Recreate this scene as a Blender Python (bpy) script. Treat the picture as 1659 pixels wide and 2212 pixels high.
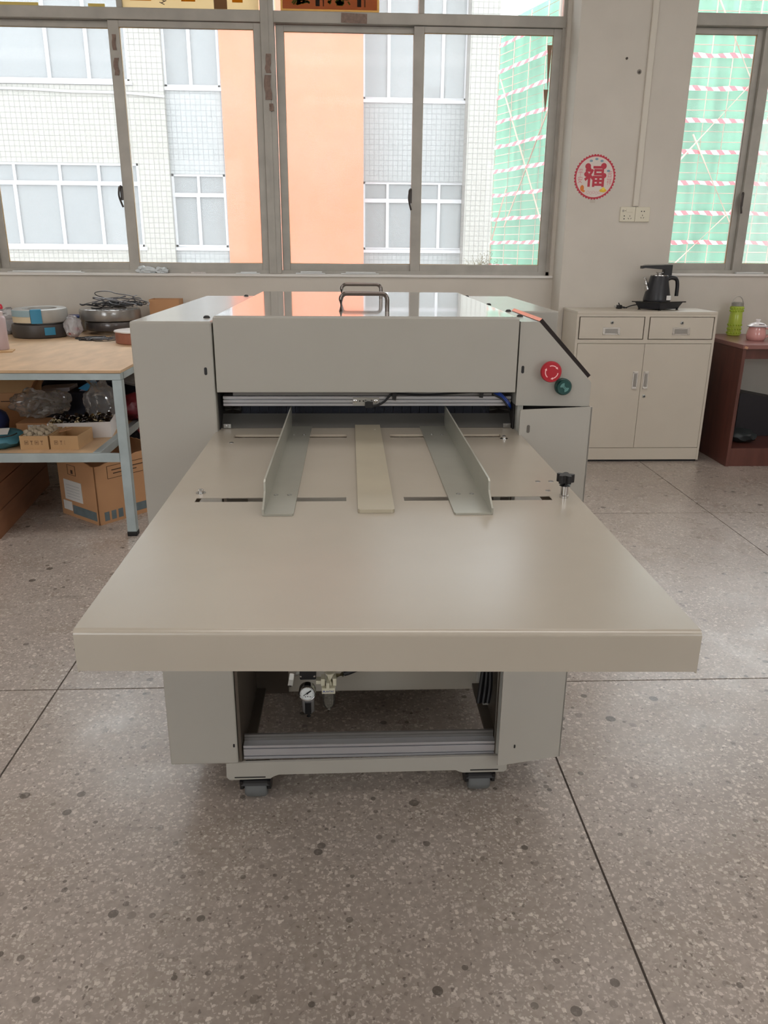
import bpy, bmesh, math, random
from mathutils import Vector, Matrix, noise
random.seed(7)
PI = math.pi
scene = bpy.context.scene
COL = scene.collection
for o in list(bpy.data.objects):
    bpy.data.objects.remove(o)

# ------------------------------------------------------------------ camera
FPX, PITCH, YAW, ROLL = 1680.5, 0.326263, -0.0454713, -0.0079074
CAMH = 1.25
def cam_axes(p, y, r):
    cp, sp = math.cos(p), math.sin(p)
    right = Vector((1, 0, 0)); f = Vector((0, cp, -sp)); d = Vector((0, -sp, -cp))
    c, s = math.cos(r), math.sin(r)
    right, d = c*right + s*d, -s*right + c*d
    Z = Matrix.Rotation(y, 3, 'Z')
    return Z @ right, Z @ d, Z @ f
cd = bpy.data.cameras.new('camera')
cam = bpy.data.objects.new('camera', cd)
COL.objects.link(cam)
cr, cdn, cf = cam_axes(PITCH, YAW, ROLL)
cu = -cdn
cam.matrix_world = Matrix(((cr.x, cu.x, -cf.x, 0), (cr.y, cu.y, -cf.y, 0), (cr.z, cu.z, -cf.z, CAMH), (0, 0, 0, 1)))
cd.sensor_fit = 'AUTO'; cd.sensor_width = 36.0
cd.lens = FPX/2212.0*36.0
cd.clip_start = 0.02; cd.clip_end = 300
scene.camera = cam

# ------------------------------------------------------------------ world, lights, exposure
w = bpy.data.worlds.new('overcast_sky'); scene.world = w
w.use_nodes = True
bg = w.node_tree.nodes['Background']
bg.inputs[0].default_value = (0.93, 0.97, 1.0, 1)
bg.inputs[1].default_value = 4.4
vs = scene.view_settings
vs.view_transform = 'Standard'; vs.look = 'None'; vs.gamma = 1.0; vs.exposure = 0.31
vs.use_curve_mapping = False

# ------------------------------------------------------------------ helpers
def lin(c):
    v = []
    for x in c[:3]:
        x /= 255.0
        v.append(x/12.92 if x <= 0.04045 else ((x+0.055)/1.055)**2.4)
    return (v[0], v[1], v[2], 1.0)

MATS = {}
def mat(name, col=(200, 200, 200), rough=0.5, metal=0.0, spec=0.5, vary=0.0, vscale=6.0, bump=0.0, bscale=80.0, coat=0.0, aniso=None):
    if name in MATS: return MATS[name]
    m = bpy.data.materials.new(name); m.use_nodes = True
    nt = m.node_tree; b = nt.nodes['Principled BSDF']
    b.inputs['Base Color'].default_value = lin(col)
    b.inputs['Roughness'].default_value = rough
    b.inputs['Metallic'].default_value = metal
    b.inputs['Specular IOR Level'].default_value = spec
    b.inputs['Coat Weight'].default_value = coat
    if vary > 0 or bump > 0:
        tc = nt.nodes.new('ShaderNodeTexCoord')
        mp = nt.nodes.new('ShaderNodeMapping')
        nt.links.new(tc.outputs['Object'], mp.inputs[0])
        if aniso: mp.inputs['Scale'].default_value = aniso
    if vary > 0:
        n = nt.nodes.new('ShaderNodeTexNoise'); n.inputs['Scale'].default_value = vscale
        n.inputs['Detail'].default_value = 5
        nt.links.new(mp.outputs[0], n.inputs['Vector'])
        r = nt.nodes.new('ShaderNodeMapRange')
        r.inputs['From Min'].default_value = 0.3; r.inputs['From Max'].default_value = 0.7
        r.inputs['To Min'].default_value = 1.0-vary; r.inputs['To Max'].default_value = 1.0+vary*0.6
        nt.links.new(n.outputs[0], r.inputs[0])
        mx = nt.nodes.new('ShaderNodeMix'); mx.data_type = 'RGBA'; mx.blend_type = 'MULTIPLY'
        mx.inputs[0].default_value = 1.0
        mx.inputs[6].default_value = lin(col)
        nt.links.new(r.outputs[0], mx.inputs[7])
        nt.links.new(mx.outputs[2], b.inputs['Base Color'])
    if bump > 0:
        n2 = nt.nodes.new('ShaderNodeTexNoise'); n2.inputs['Scale'].default_value = bscale
        nt.links.new(mp.outputs[0], n2.inputs['Vector'])
        bp = nt.nodes.new('ShaderNodeBump'); bp.inputs['Strength'].default_value = bump
        bp.inputs['Distance'].default_value = 0.002
        nt.links.new(n2.outputs[0], bp.inputs['Height'])
        nt.links.new(bp.outputs[0], b.inputs['Normal'])
    MATS[name] = m
    return m

def mixshade(name, build):
    m = bpy.data.materials.new(name); m.use_nodes = True
    nt = m.node_tree
    for n in list(nt.nodes): nt.nodes.remove(n)
    out = nt.nodes.new('ShaderNodeOutputMaterial')
    nt.links.new(build(nt), out.inputs[0])
    MATS[name] = m
    return m

def glass_film(name, tint=(1, 1, 1), haze=0.05, hazecol=(0.8, 0.8, 0.8), rough=0.02, patch=0.0, ior=1.35):
    """thin clear sheet: mostly transparent, a little dusty haze, fresnel gloss"""
    def build(nt):
        t = nt.nodes.new('ShaderNodeBsdfTransparent'); t.inputs[0].default_value = (*tint, 1)
        d = nt.nodes.new('ShaderNodeBsdfTranslucent'); d.inputs[0].default_value = (*hazecol, 1)
        d2 = nt.nodes.new('ShaderNodeBsdfDiffuse'); d2.inputs[0].default_value = (*hazecol, 1)
        dm = nt.nodes.new('ShaderNodeMixShader'); dm.inputs[0].default_value = 0.5
        nt.links.new(d.outputs[0], dm.inputs[1]); nt.links.new(d2.outputs[0], dm.inputs[2])
        g = nt.nodes.new('ShaderNodeBsdfGlossy'); g.inputs['Roughness'].default_value = rough
        a = nt.nodes.new('ShaderNodeMixShader'); a.inputs[0].default_value = haze
        if patch > 0:
            tc = nt.nodes.new('ShaderNodeTexCoord')
            n = nt.nodes.new('ShaderNodeTexNoise'); n.inputs['Scale'].default_value = 3.0; n.inputs['Detail'].default_value = 6
            nt.links.new(tc.outputs['Object'], n.inputs['Vector'])
            r = nt.nodes.new('ShaderNodeMapRange'); r.inputs['From Min'].default_value = .35; r.inputs['From Max'].default_value = .7
            r.inputs['To Min'].default_value = haze; r.inputs['To Max'].default_value = haze+patch
            nt.links.new(n.outputs[0], r.inputs[0]); nt.links.new(r.outputs[0], a.inputs[0])
        nt.links.new(t.outputs[0], a.inputs[1]); nt.links.new(dm.outputs[0], a.inputs[2])
        f = nt.nodes.new('ShaderNodeFresnel'); f.inputs[0].default_value = ior
        b = nt.nodes.new('ShaderNodeMixShader')
        nt.links.new(f.outputs[0], b.inputs[0]); nt.links.new(a.outputs[0], b.inputs[1]); nt.links.new(g.outputs[0], b.inputs[2])
        return b.outputs[0]
    return mixshade(name, build)

def wmat(o):
    m = o.matrix_basis.copy()
    p = o.parent
    while p is not None:
        m = p.matrix_basis @ m
        p = p.parent
    return m

def obj(name, bm, m, parent=None, smooth=False, local=False):
    """link a bmesh written in world space (or local space) as one mesh object"""
    if parent is not None and not local:
        bm.transform(wmat(parent).inverted())
    bmesh.ops.recalc_face_normals(bm, faces=bm.faces[:])
    me = bpy.data.meshes.new(name)
    bm.to_mesh(me); bm.free()
    if m is not None: me.materials.append(m)
    if smooth:
        for p in me.polygons: p.use_smooth = True
        try: me.set_sharp_from_angle(angle=math.radians(40))
        except Exception: pass
    o = bpy.data.objects.new(name, me)
    COL.objects.link(o)
    if parent is not None: o.parent = parent
    return o

def tag(o, label=None, cat=None, group=None, kind=None):
    if label: o['label'] = label
    if cat: o['category'] = cat
    if group: o['group'] = group
    if kind: o['kind'] = kind
    return o

def thing(name, label, cat, loc=(0, 0, 0), rz=0.0, group=None):
    o = bpy.data.objects.new(name, None); COL.objects.link(o)
    o.location = loc; o.rotation_euler = (0, 0, rz); o.empty_display_size = 0.05
    return tag(o, label, cat, group)

def N(): return bmesh.new()

def box(bm, x0, x1, y0, y1, z0, z1, bev=0.0, seg=2):
    r = bmesh.ops.create_cube(bm, size=1.0)
    vs_ = r['verts']
    for v in vs_:
        v.co = Vector((x0+(v.co.x+.5)*(x1-x0), y0+(v.co.y+.5)*(y1-y0), z0+(v.co.z+.5)*(z1-z0)))
    if bev > 0:
        es = list({e for v in vs_ for e in v.link_edges})
        r2 = bmesh.ops.bevel(bm, geom=es, offset=bev, segments=seg, affect='EDGES', profile=0.5)
        return [v for v in r2['verts']]
    return vs_

def rotbox(bm, c, size, rz=0, rx=0, ry=0, bev=0.0):
    before = set(bm.verts)
    box(bm, -size[0]/2, size[0]/2, -size[1]/2, size[1]/2, -size[2]/2, size[2]/2, bev)
    M = Matrix.Translation(c) @ Matrix.Rotation(rz, 4, 'Z') @ Matrix.Rotation(rx, 4, 'X') @ Matrix.Rotation(ry, 4, 'Y')
    for v in bm.verts:
        if v not in before: v.co = M @ v.co

def frame_from(d):
    d = d.normalized()
    up = Vector((0, 0, 1)) if abs(d.z) < 0.9 else Vector((1, 0, 0))
    a = d.cross(up).normalized(); b = a.cross(d).normalized()
    return a, b

def tube(bm, pts, r, n=8, closed=False, caps=True):
    pts = [Vector(p) for p in pts]
    rings = []
    L = len(pts)
    a = b = None
    for i, p in enumerate(pts):
        if closed: d = pts[(i+1) % L]-pts[i-1]
        else: d = pts[min(i+1, L-1)]-pts[max(i-1, 0)]
        if d.length < 1e-9: d = Vector((0, 0, 1))
        d.normalize()
        if a is None: a, b = frame_from(d)
        else:
            a = (a - d*a.dot(d))
            if a.length < 1e-6: a, b = frame_from(d)
            a.normalize(); b = d.cross(a).normalized()
        rr = r[i] if isinstance(r, (list, tuple)) else r
        rings.append([bm.verts.new(p + rr*(math.cos(2*PI*k/n)*a + math.sin(2*PI*k/n)*b)) for k in range(n)])
    M_ = L if closed else L-1
    for i in range(M_):
        A, B = rings[i], rings[(i+1) % L]
        for k in range(n):
            bm.faces.new((A[k], A[(k+1) % n], B[(k+1) % n], B[k]))
    if caps and not closed:
        bm.faces.new(rings[0]); bm.faces.new(rings[-1][::-1])

def cyl(bm, p0, p1, r, n=20, r1=None):
    tube(bm, [p0, p1], [r, r if r1 is None else r1], n)

def lathe(bm, prof, c=(0, 0, 0), n=32, a0=0.0, a1=2*PI, axis='Z'):
    full = abs(a1-a0-2*PI) < 1e-6
    cols = []
    K = n if full else n+1
    for k in range(K):
        t = a0+(a1-a0)*k/n
        col = []
        for (r, z) in prof:
            if axis == 'Z': co = (c[0]+r*math.cos(t), c[1]+r*math.sin(t), c[2]+z)
            elif axis == 'Y': co = (c[0]+r*math.cos(t), c[1]+z, c[2]+r*math.sin(t))
            else: co = (c[0]+z, c[1]+r*math.cos(t), c[2]+r*math.sin(t))
            col.append(bm.verts.new(co))
        cols.append(col)
    for k in range(K if full else K-1):
        A, B = cols[k], cols[(k+1) % K]
        for i in range(len(prof)-1):
            try: bm.faces.new((A[i], B[i], B[i+1], A[i+1]))
            except ValueError: pass
    bmesh.ops.remove_doubles(bm, verts=[v for c_ in cols for v in c_], dist=1e-6)

def prism(bm, poly, a0, a1, axis='Y'):
    """extrude a 2D polygon along an axis: Y -> poly is (x,z); X -> (y,z); Z -> (x,y)"""
    def P(u, v, a):
        return {'Y': (u, a, v), 'X': (a, u, v), 'Z': (u, v, a)}[axis]
    A = [bm.verts.new(P(u, v, a0)) for u, v in poly]
    B = [bm.verts.new(P(u, v, a1)) for u, v in poly]
    n = len(poly)
    bm.faces.new(A); bm.faces.new(B[::-1])
    for i in range(n):
        bm.faces.new((A[i], B[i], B[(i+1) % n], A[(i+1) % n]))

def quad(bm, *pts):
    return bm.faces.new([bm.verts.new(p) for p in pts])

def rrect(x0, x1, z0, z1, r, n=5):
    P = []
    for cx, cz, s in ((x1-r, z1-r, 0), (x0+r, z1-r, 1), (x0+r, z0+r, 2), (x1-r, z0+r, 3)):
        for k in range(n+1):
            t = s*PI/2+PI/2*k/n
            P.append((cx+r*math.cos(t), cz+r*math.sin(t)))
    return P

def smoothpath(pts, sub=6):
    pts = [Vector(p) for p in pts]
    out = []
    for i in range(len(pts)-1):
        p0 = pts[max(i-1, 0)]; p1 = pts[i]; p2 = pts[i+1]; p3 = pts[min(i+2, len(pts)-1)]
        for k in range(sub):
            t = k/sub
            out.append(0.5*((2*p1)+(-p0+p2)*t+(2*p0-5*p1+4*p2-p3)*t*t+(-p0+3*p1-3*p2+p3)*t**3))
    out.append(pts[-1])
    return out

def text(name, s, size, M, m, parent, depth=0.0004, sx=1.0, bold=0.0):
    cu_ = bpy.data.curves.new(name, 'FONT'); cu_.body = s; cu_.size = size
    cu_.align_x = 'CENTER'; cu_.align_y = 'CENTER'; cu_.extrude = depth; cu_.resolution_u = 3; cu_.offset = bold
    t = bpy.data.objects.new(name, cu_); COL.objects.link(t)
    dg = bpy.context.evaluated_depsgraph_get()
    me = bpy.data.meshes.new_from_object(t.evaluated_get(dg))
    bpy.data.objects.remove(t)
    bm = N(); bm.from_mesh(me); bpy.data.meshes.remove(me)
    bm.transform(M @ Matrix.Scale(sx, 4, Vector((1, 0, 0))))
    return obj(name, bm, m, parent)

FRONT = Matrix.Rotation(PI/2, 4, 'X')     # text readable from -y side

def blob(bm, c, size, seed, amp=0.25, freq=3.0, sub=3, flat=None):
    r = bmesh.ops.create_icosphere(bm, subdivisions=sub, radius=1.0)
    for v in r['verts']:
        d = v.co.normalized()
        k = 1+amp*noise.noise(d*freq+Vector((seed*3.1, seed*1.7, seed)))+amp*.5*abs(noise.noise(d*freq*2.6+Vector((seed, 9, seed))))
        q = Vector((d.x*k*size[0], d.y*k*size[1], d.z*k*size[2]))
        if flat is not None and q.z < flat: q.z = flat
        v.co = Vector(c)+q

# ------------------------------------------------------------------ materials
def terrazzo():
    m = bpy.data.materials.new('terrazzo_floor'); m.use_nodes = True
    nt = m.node_tree; b = nt.nodes['Principled BSDF']; L = nt.links.new
    tc = nt.nodes.new('ShaderNodeTexCoord')
    wn = nt.nodes.new('ShaderNodeTexNoise'); wn.inputs['Scale'].default_value = 90; L(tc.outputs['Object'], wn.inputs['Vector'])
    wm = nt.nodes.new('ShaderNodeVectorMath'); wm.operation = 'MULTIPLY_ADD'
    L(wn.outputs['Color'], wm.inputs[0]); wm.inputs[1].default_value = (.014, .014, 0); L(tc.outputs['Object'], wm.inputs[2])
    WARP = wm.outputs[0]
    def vor(scale, feat='F1', rnd=1.0):
        v = nt.nodes.new('ShaderNodeTexVoronoi'); v.inputs['Scale'].default_value = scale
        v.feature = feat
        if scale > 50: v.distance = 'CHEBYCHEV'
        v.inputs['Randomness'].default_value = rnd
        L(WARP if scale > 50 else tc.outputs['Object'], v.inputs['Vector']); return v
    def math_(op, a, bb, clamp=False):
        n = nt.nodes.new('ShaderNodeMath'); n.operation = op; n.use_clamp = clamp
        for i, x in enumerate((a, bb)):
            if x is None: continue
            if isinstance(x, (int, float)): n.inputs[i].default_value = x
            else: L(x, n.inputs[i])
        return n.outputs[0]
    def mix(f, a, c):
        n = nt.nodes.new('ShaderNodeMix'); n.data_type = 'RGBA'
        if isinstance(f, float): n.inputs[0].default_value = f
        else: L(f, n.inputs[0])
        for i, x in ((6, a), (7, c)):
            if isinstance(x, tuple): n.inputs[i].default_value = x
            else: L(x, n.inputs[i])
        return n.outputs[2]
    def rng(x, a, c, d=0.0, e=1.0):
        n = nt.nodes.new('ShaderNodeMapRange')
        n.inputs['From Min'].default_value = a; n.inputs['From Max'].default_value = c
        n.inputs['To Min'].default_value = d; n.inputs['To Max'].default_value = e
        L(x, n.inputs[0]); return n.outputs[0]
    def noi(scale, det=5, rough=.55):
        n = nt.nodes.new('ShaderNodeTexNoise'); n.inputs['Scale'].default_value = scale
        n.inputs['Detail'].default_value = det; n.inputs['Roughness'].default_value = rough
        L(tc.outputs['Object'], n.inputs['Vector']); return n.outputs[0]
    def sep(col):
        n = nt.nodes.new('ShaderNodeSeparateColor'); L(col, n.inputs[0]); return n.outputs
    base = mix(rng(noi(2.2), .3, .7), lin((160, 148, 139)), lin((178, 167, 159)))
    base = mix(rng(noi(60, 3), .35, .65, 0, .45), base, lin((140, 131, 122)))
    # pale marble chips of two sizes
    for sc, thr, colr, dist in ((75, .84, (218, 208, 198), .34), (115, .72, (210, 200, 192), .38), (200, .66, (204, 194, 186), .40), (120, .88, (118, 108, 102), .34)):
        v = vor(sc); s = sep(v.outputs['Color'])
        sel = math_('GREATER_THAN', s[0], thr)
        edge = rng(v.outputs['Distance'], dist*.8, dist, 1, 0)
        f = math_('MULTIPLY', sel, edge)
        f = math_('MULTIPLY', f, rng(s[1], 0, 1, .35, .95))
        base = mix(f, base, lin(colr))
    # damp round spots
    for sc, thr, r0, r1, st in ((9, .18, .06, .15, .85), (17, .48, .08, .20, .75), (31, .66, .1, .24, .6), (3.4, .45, .03, .075, .7)):
        v = vor(sc); s = sep(v.outputs['Color'])
        dd = math_('ADD', v.outputs['Distance'], math_('MULTIPLY', noi(25, 2), .03))
        rad = rng(s[1], 0, 1, r0, r1)
        f = math_('LESS_THAN', math_('SUBTRACT', dd, .015), rad)
        f = math_('MULTIPLY', f, math_('GREATER_THAN', s[0], thr))
        f = math_('MULTIPLY', f, rng(s[2], 0, 1, st*.5, st))
        base = mix(f, base, lin((84, 77, 70)))
    # scuffs
    mp = nt.nodes.new('ShaderNodeMapping'); mp.inputs['Scale'].default_value = (1.2, 9, 1); mp.inputs['Rotation'].default_value = (0, 0, .6)
    L(tc.outputs['Object'], mp.inputs[0])
    n = nt.nodes.new('ShaderNodeTexNoise'); n.inputs['Scale'].default_value = 3; n.inputs['Detail'].default_value = 8
    L(mp.outputs[0], n.inputs['Vector'])
    base = mix(rng(n.outputs[0], .62, .74, 0, .3), base, lin((105, 96, 88)))
    L(base, b.inputs['Base Color'])
    L(rng(noi(5), .3, .7, .22, .36), b.inputs['Roughness'])
    b.inputs['Specular IOR Level'].default_value = .65
    return m
M_FLOOR = terrazzo()
M_GROUT = mat('floor_joint', (92, 84, 78), .8)
M_WALL = mat('wall_paint', (212, 206, 196), .75, vary=.06, vscale=3, bump=.15, bscale=120)
M_WALL_LOW = M_WALL
M_CEIL = mat('ceiling_paint', (228, 226, 220), .8)
M_ALU = mat('window_aluminium', (172, 168, 160), .42, metal=.2, vary=.12, vscale=9)
M_GLASS = glass_film('window_glass', tint=(.9, .91, .91), haze=.05, hazecol=(.85, .87, .86), patch=.05, ior=1.16)
M_GLASS_HAZY = glass_film('hazy_window_glass', tint=(.92, .93, .93), haze=.2, hazecol=(.8, .81, .81), patch=.12, ior=1.16)
M_PAINT = mat('machine_paint', (170, 167, 159), .20, spec=.5, vary=.02, vscale=8, bump=.04, bscale=500)
M_TOPP = mat('hood_paint', (172, 170, 163), .10, spec=.8, coat=.6)
M_TRAY = mat('tray_reflection_tint', (175, 167, 154), .26, spec=.85, vary=.05, vscale=5)  # body grey, warmed in colour to carry the orange reflection
M_STEEL = mat('brushed_steel', (170, 170, 168), .34, metal=.9, vary=.08, vscale=12)
M_GUIDE = mat('guide_plate_metal', (176, 176, 166), .34, metal=.55, vary=.08, vscale=10)
M_STRIP = mat('strip_plate', (186, 178, 158), .36, metal=.25, vary=.08, vscale=9)
M_CHROME = mat('chrome', (205, 205, 205), .14, metal=1)
M_EXTR = mat('aluminium_extrusion', (190, 191, 196), .30, metal=.6)
M_BLACK = mat('black_plastic', (24, 24, 27), .38)
M_RUBBER = mat('black_rubber', (30, 30, 32), .7)
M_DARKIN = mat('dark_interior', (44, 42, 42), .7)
M_BROWNM = mat('dark_brown_sheet', (92, 84, 76), .35, metal=.4)
M_WHEEL = mat('caster_wheel', (104, 107, 108), .6, vary=.1)
M_RED = mat('red_button', (172, 20, 38), .35)
M_PINK = mat('button_mark', (245, 190, 190), .5)
M_GREEN = mat('green_cap', (10, 66, 62), .35)
M_GREENL = mat('buzzer_grille', (110, 160, 155), .5)
M_CABLE = mat('black_cable', (22, 22, 26), .5)
M_BLUE = mat('blue_tube', (20, 60, 150), .3)
M_CREAM = mat('cream_plastic', (214, 210, 188), .4)
M_WHITE = mat('white_plastic', (226, 224, 218), .4)
M_DIAL = mat('dial_white', (236, 240, 240), .5)
M_CLEAR = glass_film('clear_plastic', tint=(.93, .93, .9), haze=.14, hazecol=(.8, .8, .75), rough=.05)
M_BAG = glass_film('plastic_bag_film', tint=(.97, .97, .97), haze=.16, hazecol=(.95, .95, .95), rough=.16, patch=.14, ior=1.45)
M_BAGW = glass_film('milky_bag_film', tint=(.95, .95, .95), haze=.3, hazecol=(.9, .9, .94), rough=.14, patch=.25, ior=1.3)
M_CARD = mat('kraft_cardboard', (194, 148, 108), .8, vary=.07, vscale=7)
M_CARD2 = mat('light_kraft', (194, 158, 116), .8, vary=.05, vscale=9)
M_CARDD = mat('worn_brown_board', (146, 102, 74), .75, vary=.2, vscale=4, aniso=(1, 1, 6))
M_PRINT = mat('dark_print', (70, 52, 40), .8)
M_PBLUE = mat('blue_print', (104, 118, 124), .8, vary=.15, vscale=30)
M_PAPER = mat('paper_label', (222, 222, 220), .7)
M_WCARD = mat('white_card', (226, 222, 220), .7)
M_OSB = mat('bench_board', (204, 172, 136), .6, vary=.16, vscale=5, aniso=(3, 1, 1))
M_GALV = mat('galvanised_steel', (172, 184, 186), .38, metal=.45, vary=.1, vscale=14)
M_CAB = mat('cabinet_paint', (204, 196, 182), .4, vary=.03, vscale=4)
M_DESK = mat('desk_veneer', (98, 58, 50), .35, vary=.25, vscale=4, aniso=(6, 6, 1))
M_DESKT = mat('desk_top_veneer', (142, 98, 92), .3, vary=.1, vscale=6)
M_KETTLE = mat('kettle_black', (38, 40, 46), .32)
M_LIME = mat('lime_silicone', (178, 198, 76), .25, coat=.3)
M_GREYC = mat('grey_cap', (150, 148, 140), .4)
M_ENAMEL = mat('pink_enamel', (218, 160, 156), .12, coat=.5)
M_ENAMELW = mat('white_enamel', (236, 230, 230), .12, coat=.5)
M_NAVY = mat('navy_plastic', (30, 44, 92), .5)
M_TEAL = mat('teal_bag', (70, 128, 146), .45, vary=.15, vscale=20)
M_CYAN = mat('bright_blue', (42, 150, 206), .5)
M_FOIL = mat('grey_wrap', (150, 148, 146), .2, metal=.5, vary=.3, vscale=12, bump=.4, bscale=30)
M_FOILD = mat('dark_wrap', (72, 68, 66), .38, metal=.15, vary=.25, vscale=10, bump=.3, bscale=30)
M_TAPEB = mat('blue_tape', (58, 140, 178), .35)
M_COPPER = mat('copper_wrap', (170, 112, 92), .35, metal=.3, vary=.15, vscale=18)
M_SPRAY = mat('spray_can_paint', (196, 178, 182), .3)
M_MAROON = mat('maroon_bag', (112, 34, 44), .4, vary=.2, vscale=20)
M_GOLDFIT = mat('plated_fitting', (168, 158, 132), .2, metal=1)
M_DARKFIT = mat('dark_fitting', (76, 72, 72), .22, metal=1)
M_CORK = mat('pale_foam_piece', (190, 176, 154), .7, vary=.15, vscale=60)
M_DARKBOX = mat('dark_case', (28, 24, 32), .5)

# ================================================================== THE ROOM
YW, YC = 5.16, 4.96            # window wall face, pillar face
X0, X1, YB, ZC = -5.2, 6.2, -4.2, 3.45
bm = N(); box(bm, X0, X1, YB, YW, -.12, -.004)
floor = tag(obj('floor', bm, M_GROUT), 'pale grey terrazzo floor with round damp spots', kind='structure')
xs = [X0, -3.6, -2.23, -.875, .53, 1.812, 3.15, 4.5, X1]
ys = [YB, -2.7, -1.1, .48, 2.063, 3.645, YW]
for i in range(len(xs)-1):
    for j in range(len(ys)-1):
        g = .0026
        bm = N(); box(bm, xs[i]+g, xs[i+1]-g, ys[j]+g, ys[j+1]-g, -.02, 0.0)
        obj('slab', bm, M_FLOOR, floor)

# window openings in the window wall
W1 = (-2.2, 1.285, 1.09, 3.1)
W2 = (1.93, 3.75, 1.11, 3.1)
def wall_with(bm, y0, y1, x0, x1, z1, wins):
    wins = sorted(wins)
    x = x0
    for (a, b, c, d) in wins:
        box(bm, x, a, y0, y1, 0, z1)
        box(bm, a, b, y0, y1, 0, c); box(bm, a, b, y0, y1, d, z1)
        x = b
    box(bm, x, x1, y0, y1, 0, z1)
bm = N(); wall_with(bm, YW, YW+.24, X0, X1, ZC, [W1, W2])
tag(obj('wall_back', bm, M_WALL), 'off-white plaster wall under the windows', kind='structure')
bm = N(); box(bm, 1.306, 1.972, YC, YW+.24, 0, ZC, .004)
tag(obj('wall_pillar', bm, M_WALL), 'off-white pillar between the two windows', kind='structure')
bm = N(); box(bm, X0-.2, X0, YB, YW+.24, 0, ZC)
tag(obj('wall_left', bm, M_WALL), 'off-white left wall out of view', kind='structure')
bm = N(); box(bm, X1, X1+.2, YB, YW+.24, 0, ZC)
tag(obj('wall_right', bm, M_WALL), 'off-white right wall out of view', kind='structure')
bm = N(); wall_with(bm, YB-.2, YB, X0-.2, X1+.2, ZC, [(-4.2, -1.8, 1.1, 2.7), (2.4, 4.8, 1.1, 2.7)])  # unseen openings added to let sky light in from behind
tag(obj('wall_front', bm, M_WALL), 'off-white wall behind the camera with two openings added for fill light', kind='structure')
bm = N(); box(bm, X0-.2, X1+.2, YB-.2, YW+.24, ZC, ZC+.15)
tag(obj('ceiling', bm, M_CEIL), 'white ceiling out of view', kind='structure')
# unseen fill lights shaped as ceiling panels, added to brighten the room
M_FIX = mat('fill_panel_white', (235, 235, 232), .5)
FILL_W = 13.0
fill_no = 0
for (ly, row) in ((-2.6, 'farthest behind the camera'), (.1, 'over the camera'), (2.7, 'over the machine')):
    for (lx, side) in ((-3.1, 'left'), (.4, 'middle'), (3.9, 'right')):
        t = thing('fill_panel', 'added unseen fill light panel %s, %s of its row' % (row, side), 'lamp', (lx, ly, ZC), group='added fill light panels')
        bm = N(); box(bm, lx-1.1, lx+1.1, ly-.32, ly+.32, ZC-.07, ZC-.001, .004); obj('housing', bm, M_FIX, t)
        for s_ in (-1.09, 1.09):
            bm = N(); box(bm, lx+s_-.01, lx+s_+.01, ly-.31, ly+.31, ZC-.12, ZC-.07, .002); obj('end_cap', bm, M_FIX, t)
        ld = bpy.data.lights.new('fill_area', 'AREA'); ld.shape = 'RECTANGLE'; ld.size = 2.14; ld.size_y = .6
        ld.energy = FILL_W; ld.color = (1.0, .94, .90)
        lo = bpy.data.objects.new('fill_area', ld); COL.objects.link(lo); lo.parent = t; lo.location = (0, 0, -.10)
# sills
bm = N(); box(bm, W1[0], W1[1]+.018, YW-.012, YW+.06, 1.078, 1.094, .003)
tag(obj('trim_1', bm, mat('sill_paint', (232, 230, 226), .5)), 'thin white window sill over the bench and machine', kind='structure')
bm = N(); box(bm, 1.975, W2[1], YW-.012, YW+.06, 1.098, 1.113, .003)
tag(obj('trim_2', bm, MATS['sill_paint']), 'thin white sill of the right window', kind='structure')

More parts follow.
